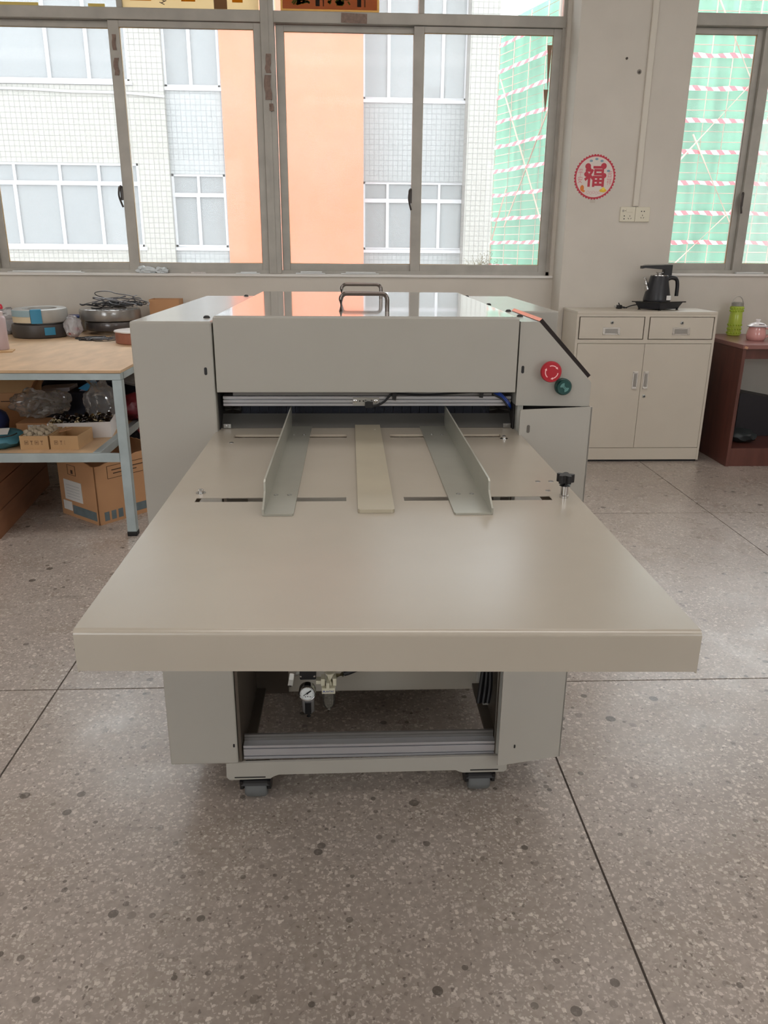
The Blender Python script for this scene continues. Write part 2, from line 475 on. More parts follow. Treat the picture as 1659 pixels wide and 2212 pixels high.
def window(name, X, zsill, ztop, rail, bays, label):
    """bays: list of (x0, x1, [(glass x0, x1, stile x0, stile x1, track)], transom splits)"""
    y = YW+.06
    root = N()
    x0, x1 = X
    box(root, x0, x1, y-.03, y+.05, zsill, zsill+.022); box(root, x0, x1, y-.03, y+.05, ztop-.05, ztop)
    box(root, x0, x0+.02, y-.03, y+.05, zsill, ztop); box(root, x1-.02, x1, y-.03, y+.05, zsill, ztop)
    r = tag(obj(name, root, M_ALU), label, kind='structure')
    bm = N(); box(bm, x0, x1, y-.035, y+.05, rail[0], rail[1], .003)
    obj('transom_rail', bm, M_ALU, r)
    for k in range(len(bays)-1):
        bm = N(); a, b = bays[k][1], bays[k+1][0]
        box(bm, a, b, y-.045, y+.05, zsill+.001, ztop, .003)
        box(bm, a+.03, b-.03, y-.05, y-.04, zsill+.001, ztop)
        obj('mullion', bm, M_ALU, r)
    for (bx0, bx1, sashes, splits) in bays:
        for (gx0, gx1, sx0, sx1, tr, latch) in sashes:
            yy = y-.008+.028*tr
            zb, zt = zsill+.062, rail[0]-.036
            bm = N()
            box(bm, sx0, gx0, yy-.014, yy+.014, zsill+.012, rail[0]-.002, .002)
            box(bm, gx1, sx1, yy-.014, yy+.014, zsill+.012, rail[0]-.002, .002)
            box(bm, gx0, gx1, yy-.0135, yy+.0135, zsill+.012, zb, .002)
            box(bm, gx0, gx1, yy-.0135, yy+.0135, zt, rail[0]-.002, .002)
            s = obj('sash', bm, M_ALU, r)
            bm = N(); box(bm, gx0-.004, gx1+.004, yy-.002, yy+.002, zb-.004, zt+.004)
            obj('pane', bm, M_GLASS_HAZY if (name == 'window_2' and tr == 0) else M_GLASS, s)
            bm = N()
            for (p, q) in (((gx0, zb), (gx1, zb)), ((gx0, zt), (gx1, zt)), ((gx0, zb), (gx0, zt)), ((gx1, zb), (gx1, zt))):
                tube(bm, [(p[0], yy-.004, p[1]), (q[0], yy-.004, q[1])], .0035, 5)
            obj('glazing_seal', bm, mat('amber_sealant', (186, 150, 96), .5), s)
            if latch is not None:
                bm = N()
                tube(bm, smoothpath([(latch, yy-.016, 1.60), (latch-.008, yy-.03, 1.585), (latch-.012, yy-.034, 1.54), (latch+.004, yy-.022, 1.48)], 4), [.008]*5+[.006]*8, 6)
                box(bm, latch-.008, latch+.008, yy-.02, yy-.013, 1.52, 1.60, .002)
                tag(obj('latch', bm, mat('latch_grey', (84, 80, 78), .4, metal=.5), s), 'curved dark grey latch')
        edges = [bx0]+splits+[bx1]
        for k in range(len(edges)-1):
            a, b = edges[k]+.012, edges[k+1]-.012
            bm = N(); box(bm, a, b, y-.004, y+.0, rail[1]-.002, ztop-.04)
            obj('pane', bm, M_GLASS, r)
        for s_ in splits:
            bm = N(); box(bm, s_-.016, s_+.016, y-.03, y+.03, rail[1]-.001, ztop-.02, .002)
            obj('transom_bar', bm, M_ALU, r)
    return r
window_1 = window('window_1', (W1[0], W1[1]), 1.094, 3.1, (2.485, 2.545),
    [(-2.19, -.502, [(-2.13, -1.375, -2.18, -1.318, 1, None), (-1.316, -.545, -1.378, -.503, 0, -1.385)], [-1.30]),
     (-.425, 1.275, [(-.372, .393, -.42, .45, 1, None), (.452, 1.216, .391, 1.27, 0, .386)], [.432])],
    'wide grey aluminium sliding window in four sashes')
window_2 = window('window_2', (W2[0], W2[1]), 1.113, 3.1, (2.515, 2.58),
    [(1.94, 3.74, [(1.99, 2.455, 1.95, 2.50, 1, None), (2.552, 3.70, 2.492, 3.735, 0, 2.49)], [])],
    'grey aluminium sliding window right of the pillar')
# residue of torn brown tape on the frames
M_TAPE = mat('torn_brown_tape', (134, 112, 100), .5, vary=.25, vscale=60)
for (x, z0, z1, wd, yv) in ((-1.345, 2.33, 2.41, .022, YW+.036), (-1.345, 2.20, 2.29, .026, YW+.036), (-.463, 2.22, 2.32, .03, YW+.008), (-.468, 2.08, 2.21, .038, YW+.008), (-.455, 2.02, 2.06, .024, YW+.008)):
    bm = N()
    n = 5
    for k in range(n):
        z = z0+(z1-z0)*k/(n-1)
        dx = random.uniform(-.006, .006)
        a = bm.verts.new((x-wd/2+dx, yv-random.uniform(.001, .004), z)); b = bm.verts.new((x+wd/2+dx, yv-random.uniform(.001, .004), z))
        c = bm.verts.new((x-wd/2+dx, yv, z)); d = bm.verts.new((x+wd/2+dx, yv, z))
        if k:
            bm.faces.new((pa, pb, b, a)); bm.faces.new((pc, pd, d, c)); bm.faces.new((pa, pc, c, a)); bm.faces.new((pb, pd, d, b))
        pa, pb, pc, pd = a, b, c, d
    obj('tape_scrap', bm, M_TAPE, window_1)
bm = N(); rotbox(bm, (.04, YW+.023, 2.512), (.15, .002, .05), ry=.03)
obj('tape_scrap', bm, M_TAPE, window_1)
for (x, z, h) in ((1.196, 2.27, .26), (1.19, 2.10, .13)):
    bm = N(); prism(bm, [(x-.012, z+h/2), (x+.016, z+h/2), (x+.006, z-h/2)], YW+.044, YW+.046)
    obj('tape_scrap', bm, mat('old_brown_tape', (150, 118, 92), .5), window_1)

# posters stuck on the transom panes (seen from behind)
def thin_paper(name, col, f=.75):
    def build(nt):
        d = nt.nodes.new('ShaderNodeBsdfDiffuse'); d.inputs[0].default_value = lin(col)
        t = nt.nodes.new('ShaderNodeBsdfTranslucent'); t.inputs[0].default_value = lin(col)
        a = nt.nodes.new('ShaderNodeMixShader'); a.inputs[0].default_value = f
        nt.links.new(d.outputs[0], a.inputs[1]); nt.links.new(t.outputs[0], a.inputs[2])
        return a.outputs[0]
    return mixshade(name, build)
M_POST = thin_paper('tan_poster', (240, 226, 196))
M_POSTF = thin_paper('gold_frame_print', (214, 186, 136))
p1 = thing('poster', 'tan paper poster stuck on the transom pane left of centre', 'poster', (-.9, YW+.05, 2.548))
bm = N(); box(bm, -1.284, -.51, YW+.050, YW+.052, 2.548, 2.90); obj('sheet', bm, M_POST, p1)
bm = N(); box(bm, -.765, -.69, YW+.048, YW+.0495, 2.551, 2.90); obj('dark_strip', bm, thin_paper('poster_brown', (170, 146, 122)), p1)
for (a, b) in ((-1.24, -1.12), (-.95, -.87), (-.66, -.60)):
    bm = N(); box(bm, a, b, YW+.0485, YW+.0495, 2.585, 2.60); obj('printed_line', bm, (MATS.get('poster_ochre') or thin_paper('poster_ochre', (214, 168, 60), .85)), p1)
bm = N()
for k in range(4): rotbox(bm, (-1.06+.012*(k % 2), YW+.0485, 2.573+.009*k), (.03, .001, .004), ry=.4*(-1)**k)
obj('printed_mark', bm, M_PRINT, p1)
p2 = thing('picture_poster', 'gold framed picture of green plants stuck on the centre transom pane', 'poster', (-.1, YW+.05, 2.546))
bm = N(); box(bm, -.384, .186, YW+.050, YW+.052, 2.546, 2.92); obj('frame_print', bm, M_POSTF, p2)
bm = N(); box(bm, -.372, .174, YW+.0485, YW+.0495, 2.56, 2.92); obj('backdrop', bm, thin_paper('poster_red_brown', (220, 180, 160), .9), p2)
for c in (-.28, -.04):
    bm = N()
    for k in range(60):
        a = random.uniform(0, 2*PI); rr = random.uniform(0, .065)
        rotbox(bm, (c+rr*math.cos(a), YW+.0475, 2.625+abs(rr*math.sin(a))*1.6-.04), (.02, .001, .008), ry=random.uniform(-1, 1))
    obj('printed_plant', bm, (MATS.get('printed_leaf') or thin_paper('printed_leaf', (150, 178, 116), .9)), p2)
for c in (-.17, .07):
    bm = N(); box(bm, c-.012, c+.012, YW+.0475, YW+.0485, 2.575, 2.92); box(bm, c+.03, c+.036, YW+.0475, YW+.0485, 2.575, 2.92)
    obj('printed_post', bm, (MATS.get('printed_dark') or thin_paper('printed_dark', (150, 140, 132), .9)), p2)
M_YEL = mat('yellow_tape', (222, 196, 108), .6)
for i, (a, b) in enumerate(((-1.98, -1.76), (-1.48, -1.386))):
    bm = N(); box(bm, a, b, YW+.052, YW+.054, 2.550, 2.566)
    tag(obj('yellow_tape', bm, M_YEL), ['longer pale yellow tape strip on the leftmost transom pane', 'short pale yellow tape strip on the leftmost transom pane'][i], 'tape')

# bits lying on the sill
ZS = 1.0945
M_ALS = mat('aluminium_offcut', (206, 208, 208), .3, metal=.6)
offc = [(-2.12, -1.65, .010, 'long thin aluminium offcut at the left end of the sill'),
        (-.71, -.56, .012, 'aluminium offcut on the sill left of the mullion'),
        (-.335, -.15, .016, 'stack-like aluminium offcut on the sill right of the mullion'),
        (-.05, .19, .014, 'widest aluminium offcut on the sill behind the hood handles')]
for (a, b, h, lb) in offc:
    bm = N(); box(bm, a, b, YW-.008, YW+.016, ZS, ZS+h*.45, .001); box(bm, a+.03, b-.02, YW-.004, YW+.014, ZS+h*.45, ZS+h, .001)
    tag(obj('aluminium_offcut', bm, M_ALS), lb, 'metal strip', 'offcuts on the sill')
bm = N(); box(bm, 2.50, 2.68, YW-.008, YW+.014, 1.1135, 1.124, .001)
tag(obj('aluminium_offcut', bm, M_ALS), 'aluminium offcut on the right window sill above the desk', 'metal strip', 'offcuts on the sill')
M_CRUMP = mat('crumpled_film', (214, 222, 226), .25, spec=.7)
for (c, s, lb) in (((-1.27, YW+.004, ZS+.016), (.055, .018, .022), 'larger crumpled clear film scrap on the sill'), ((-1.17, YW+.002, ZS+.014), (.035, .016, .02), 'smaller crumpled clear film scrap on the sill')):
    bm = N(); blob(bm, c, s, c[0], .7, 2.4, 3, flat=-c[2]+ZS)
    tag(obj('film_scrap', bm, M_CRUMP), lb, 'plastic scrap')
bm = N()
for k in range(6): rotbox(bm, (-.98+.015*k, YW-.002, ZS+.004), (.018, .01, .007), rz=k*.9, bev=.001)
tag(obj('putty_crumb', bm, M_WCARD), 'row of small white putty crumbs on the sill', 'debris', kind='stuff')
# dried weed outside the lower right pane
wd = thing('dried_weed', 'dried twiggy weed growing outside the lower right window corner', 'plant', (.87, YW+.20, 1.09))
M_TWIG = mat('dry_twig', (142, 128, 92), .8)
tw = N(); lf = N()
for k in range(34):
    a = random.uniform(-1.25, 1.25); l = random.uniform(.07, .16)
    p = Vector((.87+random.uniform(-.05, .05), YW+.20+random.uniform(-.03, .03), 1.09)); pts = [p.copy()]
    for s in range(6):
        a += random.uniform(-.3, .3)
        p = p+Vector((math.sin(a), random.uniform(-.3, .3), math.cos(a)))*l/6; pts.append(p.copy())
        if s > 1:
            q = p+Vector((random.uniform(-.02, .02), random.uniform(-.01, .01), random.uniform(0, .02)))
            tube(tw, [p, q], .0006, 4)
            blob(lf, q, (.0028, .0028, .0028), k+s, .2, 2, 1)
    tube(tw, pts, .0009, 4)
obj('twigs', tw, M_TWIG, wd); tag(obj('seed_heads', lf, mat('dry_seed', (132, 120, 70), .8), wd), kind='stuff')

# ================================================================== OUTSIDE
bm = N(); box(bm, -30, 40, YW+.3, 60, -4.2, -4.0)
tag(obj('ground_outside', bm, mat('yard_concrete', (150, 146, 140), .9)), 'grey yard far below the windows', kind='structure')
def tiles(name, col, grout, sx=.078):
    m = bpy.data.materials.new(name); m.use_nodes = True
    nt = m.node_tree; b = nt.nodes['Principled BSDF']
    tc = nt.nodes.new('ShaderNodeTexCoord'); sp = nt.nodes.new('ShaderNodeSeparateXYZ'); cb = nt.nodes.new('ShaderNodeCombineXYZ')
    nt.links.new(tc.outputs['Object'], sp.inputs[0])
    ad = nt.nodes.new('ShaderNodeMath'); nt.links.new(sp.outputs[0], ad.inputs[0]); nt.links.new(sp.outputs[1], ad.inputs[1])
    nt.links.new(ad.outputs[0], cb.inputs[0]); nt.links.new(sp.outputs[2], cb.inputs[1])
    br = nt.nodes.new('ShaderNodeTexBrick'); br.offset = 0.0; br.inputs['Scale'].default_value = 1.0
    br.inputs['Brick Width'].default_value = sx; br.inputs['Row Height'].default_value = sx
    br.inputs['Mortar Size'].default_value = .005; br.inputs['Mortar Smooth'].default_value = .3
    br.inputs['Color1'].default_value = lin(col); br.inputs['Color2'].default_value = lin(tuple(int(c*.97) for c in col))
    br.inputs['Mortar'].default_value = lin(grout)
    nt.links.new(cb.outputs[0], br.inputs['Vector']); nt.links.new(br.outputs[0], b.inputs['Base Color'])
    b.inputs['Roughness'].default_value = .35
    return m
M_TILEW = tiles('white_facade_tile', (150, 148, 142), (108, 107, 103))
M_TILEG = tiles('grey_white_facade_tile', (146, 148, 148), (112, 114, 116))
M_ORANGE = tiles('orange_facade_tile', (198, 114, 86), (193, 109, 82), .14)
M_FRW = mat('white_window_frame', (180, 180, 183), .4)
def pane_mat(name, f, col):
    def build(nt):
        t = nt.nodes.new('ShaderNodeBsdfTransparent')
        p = nt.nodes.new('ShaderNodeBsdfPrincipled'); p.inputs['Base Color'].default_value = lin(col); p.inputs['Roughness'].default_value = .08
        a = nt.nodes.new('ShaderNodeMixShader'); a.inputs[0].default_value = f
        nt.links.new(t.outputs[0], a.inputs[1]); nt.links.new(p.outputs[0], a.inputs[2])
        return a.outputs[0]
    return mixshade(name, build)
M_PANE = pane_mat('hazy_facade_glass', .62, (148, 151, 153))
M_ROOMIN = mat('far_room', (205, 205, 202), .8)
M_CURT = mat('white_curtain', (244, 244, 242), .8)

bld = thing('office_building', 'white tiled building with a tall orange panel across the yard', 'building', (-1, 13.4, -4))
ZT = 6.4
WL = [(-7.6, -3.30, 3.62, 5.0), (-7.6, -3.28, 1.25, 2.485)]
def facade(name, m, x0, x1, y0, y1, wins):
    bm = N(); zs = -4
    for (a, b, c, d) in sorted(wins, key=lambda q: q[2]):
        box(bm, x0, x1, y0, y1, zs, c)
        if a > x0: box(bm, x0, a, y0, y1, c, d)
        if b < x1: box(bm, b, x1, y0, y1, c, d)
        zs = d
    box(bm, x0, x1, y0, y1, zs, ZT)
    return obj(name, bm, m, bld)
facade('facade_wing', M_TILEW, -14, -2.80, 13.4, 13.7, WL)
WM = [(-2.80, -1.955, 3.574, 5.06), (-2.80, -1.955, 1.25, 2.35)]
facade('facade_bay', M_TILEG, -2.80, -1.9, 13.5, 13.8, WM)
bm = N(); box(bm, -1.936, .242, 13.45, 14.3, -4, ZT); obj('orange_panel', bm, M_ORANGE, bld)
WR = [(.245, 1.915, 3.53, 5.2), (.245, 1.935, 1.235, 2.305)]
facade('facade_recess', M_TILEG, .242, 2.0, 14.0, 14.3, WR)
bm = N(); box(bm, 1.90, 2.345, 13.6, 14.3, -4, ZT); obj('end_pier', bm, M_TILEW, bld)
bm = N(); box(bm, -14, 2.3, 16.6, 16.8, -4, ZT); box(bm, -14, 2.3, 14.3, 16.8, ZT, ZT+.2)
for z in (-1.0, 2.6, 5.6): box(bm, -14, 2.3, 14.32, 16.6, z, z+.15)
obj('rear_wall', bm, M_ROOMIN, bld)
def fwin(y, a, b, c, d, vbars, hbar=None, upper=None):
    f = N(); t = .035
    box(f, a, b, y, y+.06, c, c+t); box(f, a, b, y, y+.06, d-t, d); box(f, a, a+t, y, y+.06, c, d); box(f, b-t, b, y, y+.06, c, d)
    if hbar: box(f, a, b, y-.005, y+.06, hbar-.03, hbar+.03)
    for v in vbars:
        box(f, v-.025, v+.025, y-.004, y+.06, c, hbar or d)
    for v in (upper or []):
        box(f, v-.02, v+.02, y-.004, y+.06, hbar, d)
    box(f, a-.04, b+.04, y-.05, y+.06, c-.05, c)
    wobj = obj('window', f, M_FRW, bld)
    def panes(xsplit, z0, z1):
        e = [a]+list(xsplit)+[b]
        for k in range(len(e)-1):
            p = N(); box(p, e[k]+.02, e[k+1]-.02, y+.028, y+.034, z0+.02, z1-.02)
            obj('pane', p, M_PANE, wobj)
    panes(vbars, c, hbar or d)
    if hbar: panes(upper or [], hbar, d)
    return wobj
fwin(13.42, -7.6, -3.30, 3.62, 5.0, [-6.9, -5.9, -4.49, -3.9])
fwin(13.42, -7.6, -3.28, 1.25, 2.485, [-6.6, -5.9, -5.22, -4.54, -3.92], 2.19, [-6.6, -5.9, -5.2, -4.5, -3.9])
fwin(13.52, -2.80, -1.955, 3.574, 5.06, [-2.40])
fwin(13.52, -2.80, -1.955, 1.25, 2.35, [-2.40], 2.04, [-2.38])
fwin(14.02, .245, 1.915, 3.53, 5.2, [.66, 1.145, 1.525])
fwin(14.02, .245, 1.935, 1.235, 2.305, [.655, 1.09, 1.52], 2.013, [.655, 1.09, 1.52])
def curtain(x0, x1, y, z0, z1):
    bm = N(); n = 24; prev = None
    for k in range(n+1):
        x = x0+(x1-x0)*k/n; yy = y+.05*math.sin(k*1.7)
        c = (bm.verts.new((x, yy, z0)), bm.verts.new((x, yy, z1)))
        if prev: bm.faces.new((prev[0], c[0], c[1], prev[1]))
        prev = c
    o = obj('curtain', bm, M_CURT, bld)
    md = o.modifiers.new('thick', 'SOLIDIFY'); md.thickness = .01
curtain(-2.38, -1.96, 13.75, 3.58, 5.05); curtain(-5.6, -4.6, 13.75, 3.95, 5.0); curtain(-3.5, -3.3, 13.75, 3.62, 5.0)
bm = N(); box(bm, 1.3, 1.62, 14.4, 14.7, 3.55, 3.8); obj('carton', bm, M_CARD2, bld)
bm = N()
tube(bm, smoothpath([(-9, 13.37, 3.52), (-5.24, 13.37, 3.50), (-4.2, 13.37, 3.47), (-3.4, 13.37, 3.46), (-2.79, 13.37, 3.42)], 5), .018, 6)
tag(obj('wall_cable', bm, M_FRW, bld), 'white cable along the facade')

# scaffolded building wrapped in green net
M_NET = mat('green_net', (112, 162, 138), .7, vary=.28, vscale=1.3, aniso=(3.0, 3.0, .25))
M_POLE = mat('scaffold_pole', (200, 168, 154), .5)
def stripe():
    m = bpy.data.materials.new('warning_tape'); m.use_nodes = True
    nt = m.node_tree; b = nt.nodes['Principled BSDF']
    tc = nt.nodes.new('ShaderNodeTexCoord'); wv = nt.nodes.new('ShaderNodeTexWave')
    wv.bands_direction = 'DIAGONAL'; wv.wave_profile = 'SAW'; wv.inputs['Scale'].default_value = 1.9
    nt.links.new(tc.outputs['Object'], wv.inputs['Vector'])
    r = nt.nodes.new('ShaderNodeValToRGB'); r.color_ramp.interpolation = 'CONSTANT'
    r.color_ramp.elements[0].color = lin((200, 92, 100)); r.color_ramp.elements[1].position = .5; r.color_ramp.elements[1].color = lin((206, 202, 202))
    nt.links.new(wv.outputs[0], r.inputs[0]); nt.links.new(r.outputs[0], b.inputs['Base Color'])
    b.inputs['Roughness'].default_value = .5
    return m
M_WTAPE = stripe()
scf = thing('scaffolded_building', 'building under green safety net and scaffolding with red white tape', 'building', (8, 23, -4))
CN, FAR, RGT = Vector((7.2, 22.6, 0)), Vector((4.75, 30.0, 0)), Vector((15.0, 22.6, 0))
nrm_side = Vector((-(FAR-CN).y, (FAR-CN).x, 0)).normalized()
if nrm_side.x > 0: nrm_side = -nrm_side
bm = N()
off = .25
c2 = CN+Vector((.25, .25, 0)); f2 = FAR+Vector((.25, .1, 0))
prism(bm, [(c2.x, c2.y), (15, 22.85), (15, 31), (f2.x, f2.y)], -4, 8.4, 'Z')
obj('green_net', bm, M_NET, scf)
def pole(p, q, r=.022):
    bm = N(); cyl(bm, p, q, r, 6); obj('pole', bm, M_POLE, scf)
PZ = .764; zt0 = .72
kk = 0
for k in range(-3, 30):
    z = zt0+PZ/3*k
    if z > 8.3: break
    pole((7.1, 22.6, z), (12.6, 22.6, z), .016)
    pole((CN.x, CN.y, z), (FAR.x, FAR.y, z), .018)
for x in [8.85+.58*k for k in range(6)]: pole((x, 22.57, -1), (x+.03, 22.57, 8.2))
for k in range(9):
    p = CN.lerp(FAR, k/8.0); pole((p.x-.02, p.y-.02, -1), (p.x-.02, p.y-.02, 8.2))
zz = [(9.0, .95), (11.2, 3.2), (9.1, 4.35), (11.2, 6.9)]
for (a, b) in (((8.9, .70), (10.75, 2.55)), ((10.9, 1.4), (9.2, 4.2)), ((8.9, 3.55), (11.1, 6.0)), ((10.95, 4.9), (9.3, 7.6)), ((8.7, 1.0), (9.05, .6))):
    pole((a[0], 22.52, a[1]), (b[0], 22.52, b[1]), .026)
def onside(t, z): p = CN.lerp(FAR, t); return (p.x-.05, p.y-.05, z)
for (a, b) in (((.30, .4), (.85, 6.6)), ((.35, 6.4), (.75, 2.0)), ((.9, 1.0), (.75, 3.2))):
    pole(onside(*a), onside(*b), .026)
def tape(P, Q, z):
    bm = N(); n = 30; prev = None
    for k in range(n+1):
        p = Vector(P).lerp(Vector(Q), k/n); dz = .008*math.sin(k*.9+z)+random.uniform(-.006, .006)
        h = .052+.010*math.sin(k*1.3)
        c = (bm.verts.new((p.x, p.y, z+dz-h)), bm.verts.new((p.x, p.y, z+dz+h)))
        if prev: bm.faces.new((prev[0], c[0], c[1], prev[1]))
        prev = c
    o = obj('warning_tape', bm, M_WTAPE, scf)
    md = o.modifiers.new('thick', 'SOLIDIFY'); md.thickness = .004
for k in range(0, 10):
    z = zt0+PZ*k
    tape((7.1, 22.54, z), (12.6, 22.54, z), z)
    tape(tuple(CN+Vector((-.06, -.06, 0))), tuple(FAR+Vector((-.06, -.06, 0))), z)

# ================================================================== THE MACHINE
YF = 1.54
mc = thing('sheet_feeding_machine', 'large light grey sheet feeding machine with long flat tray on casters', 'machine', (.03, 1.9, 0))
def P(name, bm, m, parent=None, smooth=False, label=None):
    o = obj(name, bm, m, parent or mc, smooth)
    if label: o['label'] = label
    return o
# --- left cabinet side of the body
bm = N(); box(bm, -.420, -.264, YF, 2.39, .112, 1.1155, .004)
lb = P('side_cover', bm, M_PAINT)
# --- hood
bm = N(); box(bm, -.2605, .3305, YF-.002, 2.43, .981, 1.1265, .004, 3)
hood = P('hood', bm, M_TOPP)
bm = N(); box(bm, -.2605, .3305, YF-.0045, YF-.0015, .980, 1.1235, .0012)
P('front_cover', bm, M_PAINT, hood)
for (y, a, b) in ((1.665, -.017, .079), (2.10, -.019, .083)):
    bm = N()
    pts = [(a, y, 1.126), (a, y, 1.150)]
    for k in range(1, 6):
        t = PI-PI/2*k/5; pts.append((a+.012+.012*math.cos(t), y, 1.150+.012*math.sin(t)))
    pts.append((b-.012, y, 1.162))
    for k in range(1, 6):
        t = PI/2-PI/2*k/5; pts.append((b-.012+.012*math.cos(t), y, 1.150+.012*math.sin(t)))
    pts.append((b, y, 1.126))
    tube(bm, pts, .0046, 12)
    P('lift_handle', bm, mat('dark_steel_handle', (120, 112, 108), .18, metal=1), hood, True)
# --- right control box with sloped side
poly = [(.334, .953), (.334, 1.1175), (.3705, 1.1175), (.4735, 1.011), (.4835, .999), (.4835, .951)]
bm = N(); prism(bm, poly, YF, 1.83, 'Y')
cb = P('control_box', bm, M_PAINT)
bm = N()
d = Vector((.4735-.3705, 0, 1.011-1.1175)).normalized(); nn = Vector((-d.z, 0, d.x))
a = Vector((.3705, 0, 1.1185)); b = Vector((.4760, 0, 1.0085))
pl = [a, b, b+nn*.0075, a+nn*.0075]
prism(bm, [(p.x, p.z) for p in pl], YF+.001, 1.815, 'Y')
P('touch_panel', bm, mat('panel_black', (30, 24, 28), .08, coat=.5), cb, label='black sloped operating panel seen edge-on')
# right rear cover, right lower frame and door
bm = N(); box(bm, .340, .489, 1.85, 2.45, .13, 1.1150, .004); P('side_cover', bm, M_PAINT)
bm = N()
box(bm, .3385, .350, YF+.004, YF+.03, .122, .953); box(bm, .470, .486, YF+.014, YF+.03, .122, .95)
box(bm, .340, .486, YF+.2, YF+.21, .13, .95); box(bm, .476, .4865, YF+.02, 1.85, .13, .951)
P('right_frame', bm, mat('frame_grey', (172, 172, 166), .35))
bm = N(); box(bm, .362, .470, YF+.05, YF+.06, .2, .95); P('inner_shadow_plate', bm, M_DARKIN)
bm = N()
Wd = .156
prism(bm, rrect(-Wd, 0, .118, .951, .003, 3), -.0035, 0, 'Y')
M_d = Matrix.Translation((.4885, YF-.001, 0)) @ Matrix.Rotation(math.radians(11.5), 4, 'Z')
bm.transform(M_d)
door = P('access_door', bm, M_PAINT, label='slightly open lower right access door')
bm = N(); box(bm, 0-.003, .0005, -.0035, .02, .118, .951); bm.transform(M_d); P('door_flange', bm, M_PAINT, door)
def slot(c, parent, w=.0055, h=.015, M=None, y=YF):
    bm = N(); prism(bm, rrect(c[0]-w/2, c[0]+w/2, c[1]-h/2, c[1]+h/2, w/2*.98, 4), y-.0008, y+.004, 'Y')
    if M: bm.transform(M)
    P('latch_slot', bm, M_BLACK, parent)
slot((-.2805, 1.021), lb); slot((-.272, .162), lb, .004, .009)
slot((.3435, 1.025), cb, y=YF)
bmx = N(); prism(bmx, rrect(-.137-.003, -.137+.003, .912-.008, .912+.008, .0028, 4), -.0045, -.001, 'Y'); bmx.transform(M_d); P('latch_slot', bmx, mat('slot_grey', (92, 88, 82), .5), door)
bmx = N(); prism(bmx, rrect(-.117-.002, -.117+.002, .165-.0045, .165+.0045, .0019, 4), -.0045, -.001, 'Y'); bmx.transform(M_d); P('latch_slot', bmx, M_BLACK, door)
for (x, y, par, z) in ((-.287, 1.625, lb, 1.1155), (-.30, 2.37, lb, 1.1155), (.357, 1.66, cb, 1.1175), (.360, 1.80, cb, 1.1175), (.358, 2.05, None, 1.115), (.352, 2.40, None, 1.115)):
    bm = N(); lathe(bm, [(0, .005), (.004, .0045), (.0065, .002), (.007, 0)], (x, y, z), 14)
    P('cover_screw', bm, M_BLACK, par, True)
# --- emergency stop
ec = (.3955, 1.0235)
bm = N(); lathe(bm, [(.0135, 0), (.0135, -.012), (.0195, -.0125), (.0205, -.016), (.0205, -.022), (.0192, -.0245), (0, -.0248)], (ec[0], YF, ec[1]), 36, axis='Y')
es = P('emergency_stop', bm, M_RED, cb, True, 'red mushroom emergency stop button')
bm = N()
for k in range(3):
    t0 = PI*.62-k*2*PI/3; rr = .0125; prev = None
    for j in range(9):
        t = t0-j*(PI*.38)/8
        q = [(ec[0]+(rr+s)*math.cos(t), YF-.0253, ec[1]+(rr+s)*math.sin(t)) for s in (-.0009, .0009)]
        if prev: quad(bm, prev[0], q[0], q[1], prev[1])
        prev = q
    te = t0-PI*.38
    cen = Vector((ec[0]+rr*math.cos(te), YF-.0253, ec[1]+rr*math.sin(te)))
    tg = Vector((math.sin(te), 0, -math.cos(te))); nr = Vector((math.cos(te), 0, math.sin(te)))
    f = bm.faces.new([bm.verts.new(cen+nr*.0024), bm.verts.new(cen-nr*.0024), bm.verts.new(cen+tg*.0045)])
o = P('turn_arrows', bm, M_PINK, cb, label='three pale arrows on the red button')
md = o.modifiers.new('t', 'SOLIDIFY'); md.thickness = .0004
# --- green buzzer
gc = (.4255, .992)
bm = N(); lathe(bm, [(.0165, 0), (.0165, -.010), (.015, -.011), (.0148, -.0145), (.0135, -.0165), (0, -.0165)], (gc[0], YF, gc[1]), 32, axis='Y')
P('buzzer', bm, M_GREEN, cb, True, 'dark green round buzzer')
bm = N()
lathe(bm, [(.0022, -.0172), (.0012, -.0175)], (gc[0], YF, gc[1]), 16, axis='Y')
for s0 in (PI*.5, PI*1.5):
    for rr in (.0036, .0052, .0068, .0083):
        prev = None
        for j in range(7):
            t = s0+.05+j*(PI/2-.1)/6
            q = [(gc[0]+(rr+s)*math.cos(t), YF-.0172, gc[1]+(rr+s)*math.sin(t)) for s in (-.0005, .0005)]
            if prev: quad(bm, prev[0], q[0], q[1], prev[1])
            prev = q
o = P('sound_grille', bm, M_GREENL, cb, label='pale curved sound slits on the green buzzer')
md = o.modifiers.new('t', 'SOLIDIFY'); md.thickness = .0004

# --- feed opening under the hood
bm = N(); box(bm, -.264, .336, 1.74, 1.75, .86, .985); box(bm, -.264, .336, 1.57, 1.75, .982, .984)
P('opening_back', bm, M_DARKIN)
def extrusion(bm, x0, x1, yf, z0, z1, ridges, depth=.03, lip=.004):
    zs_ = [z0+(z1-z0)*t for t in ridges]
    box(bm, x0, x1, yf+lip, yf+depth, z0, z1)
    for k in range(0, len(zs_), 2): box(bm, x0, x1, yf, yf+lip+.001, zs_[k], zs_[k+1], .0004, 1)
bm = N(); extrusion(bm, -.256, .331, 1.575, .9455, .9655, (0, .27, .34, .63, .72, 1.0), lip=.006)
P('front_rail', bm, M_EXTR)
bm = N(); box(bm, -.235, .29, 1.572, 1.60, .9675, .975); P('upper_guard', bm, mat('dull_grey_sheet', (118, 116, 114), .4, metal=.4))
bm = N(); prism(bm, rrect(.006, .060, .9475, .9635, .002, 3), 1.571, 1.575, 'Y')
sb = P('sensor_bracket', bm, M_STEEL)
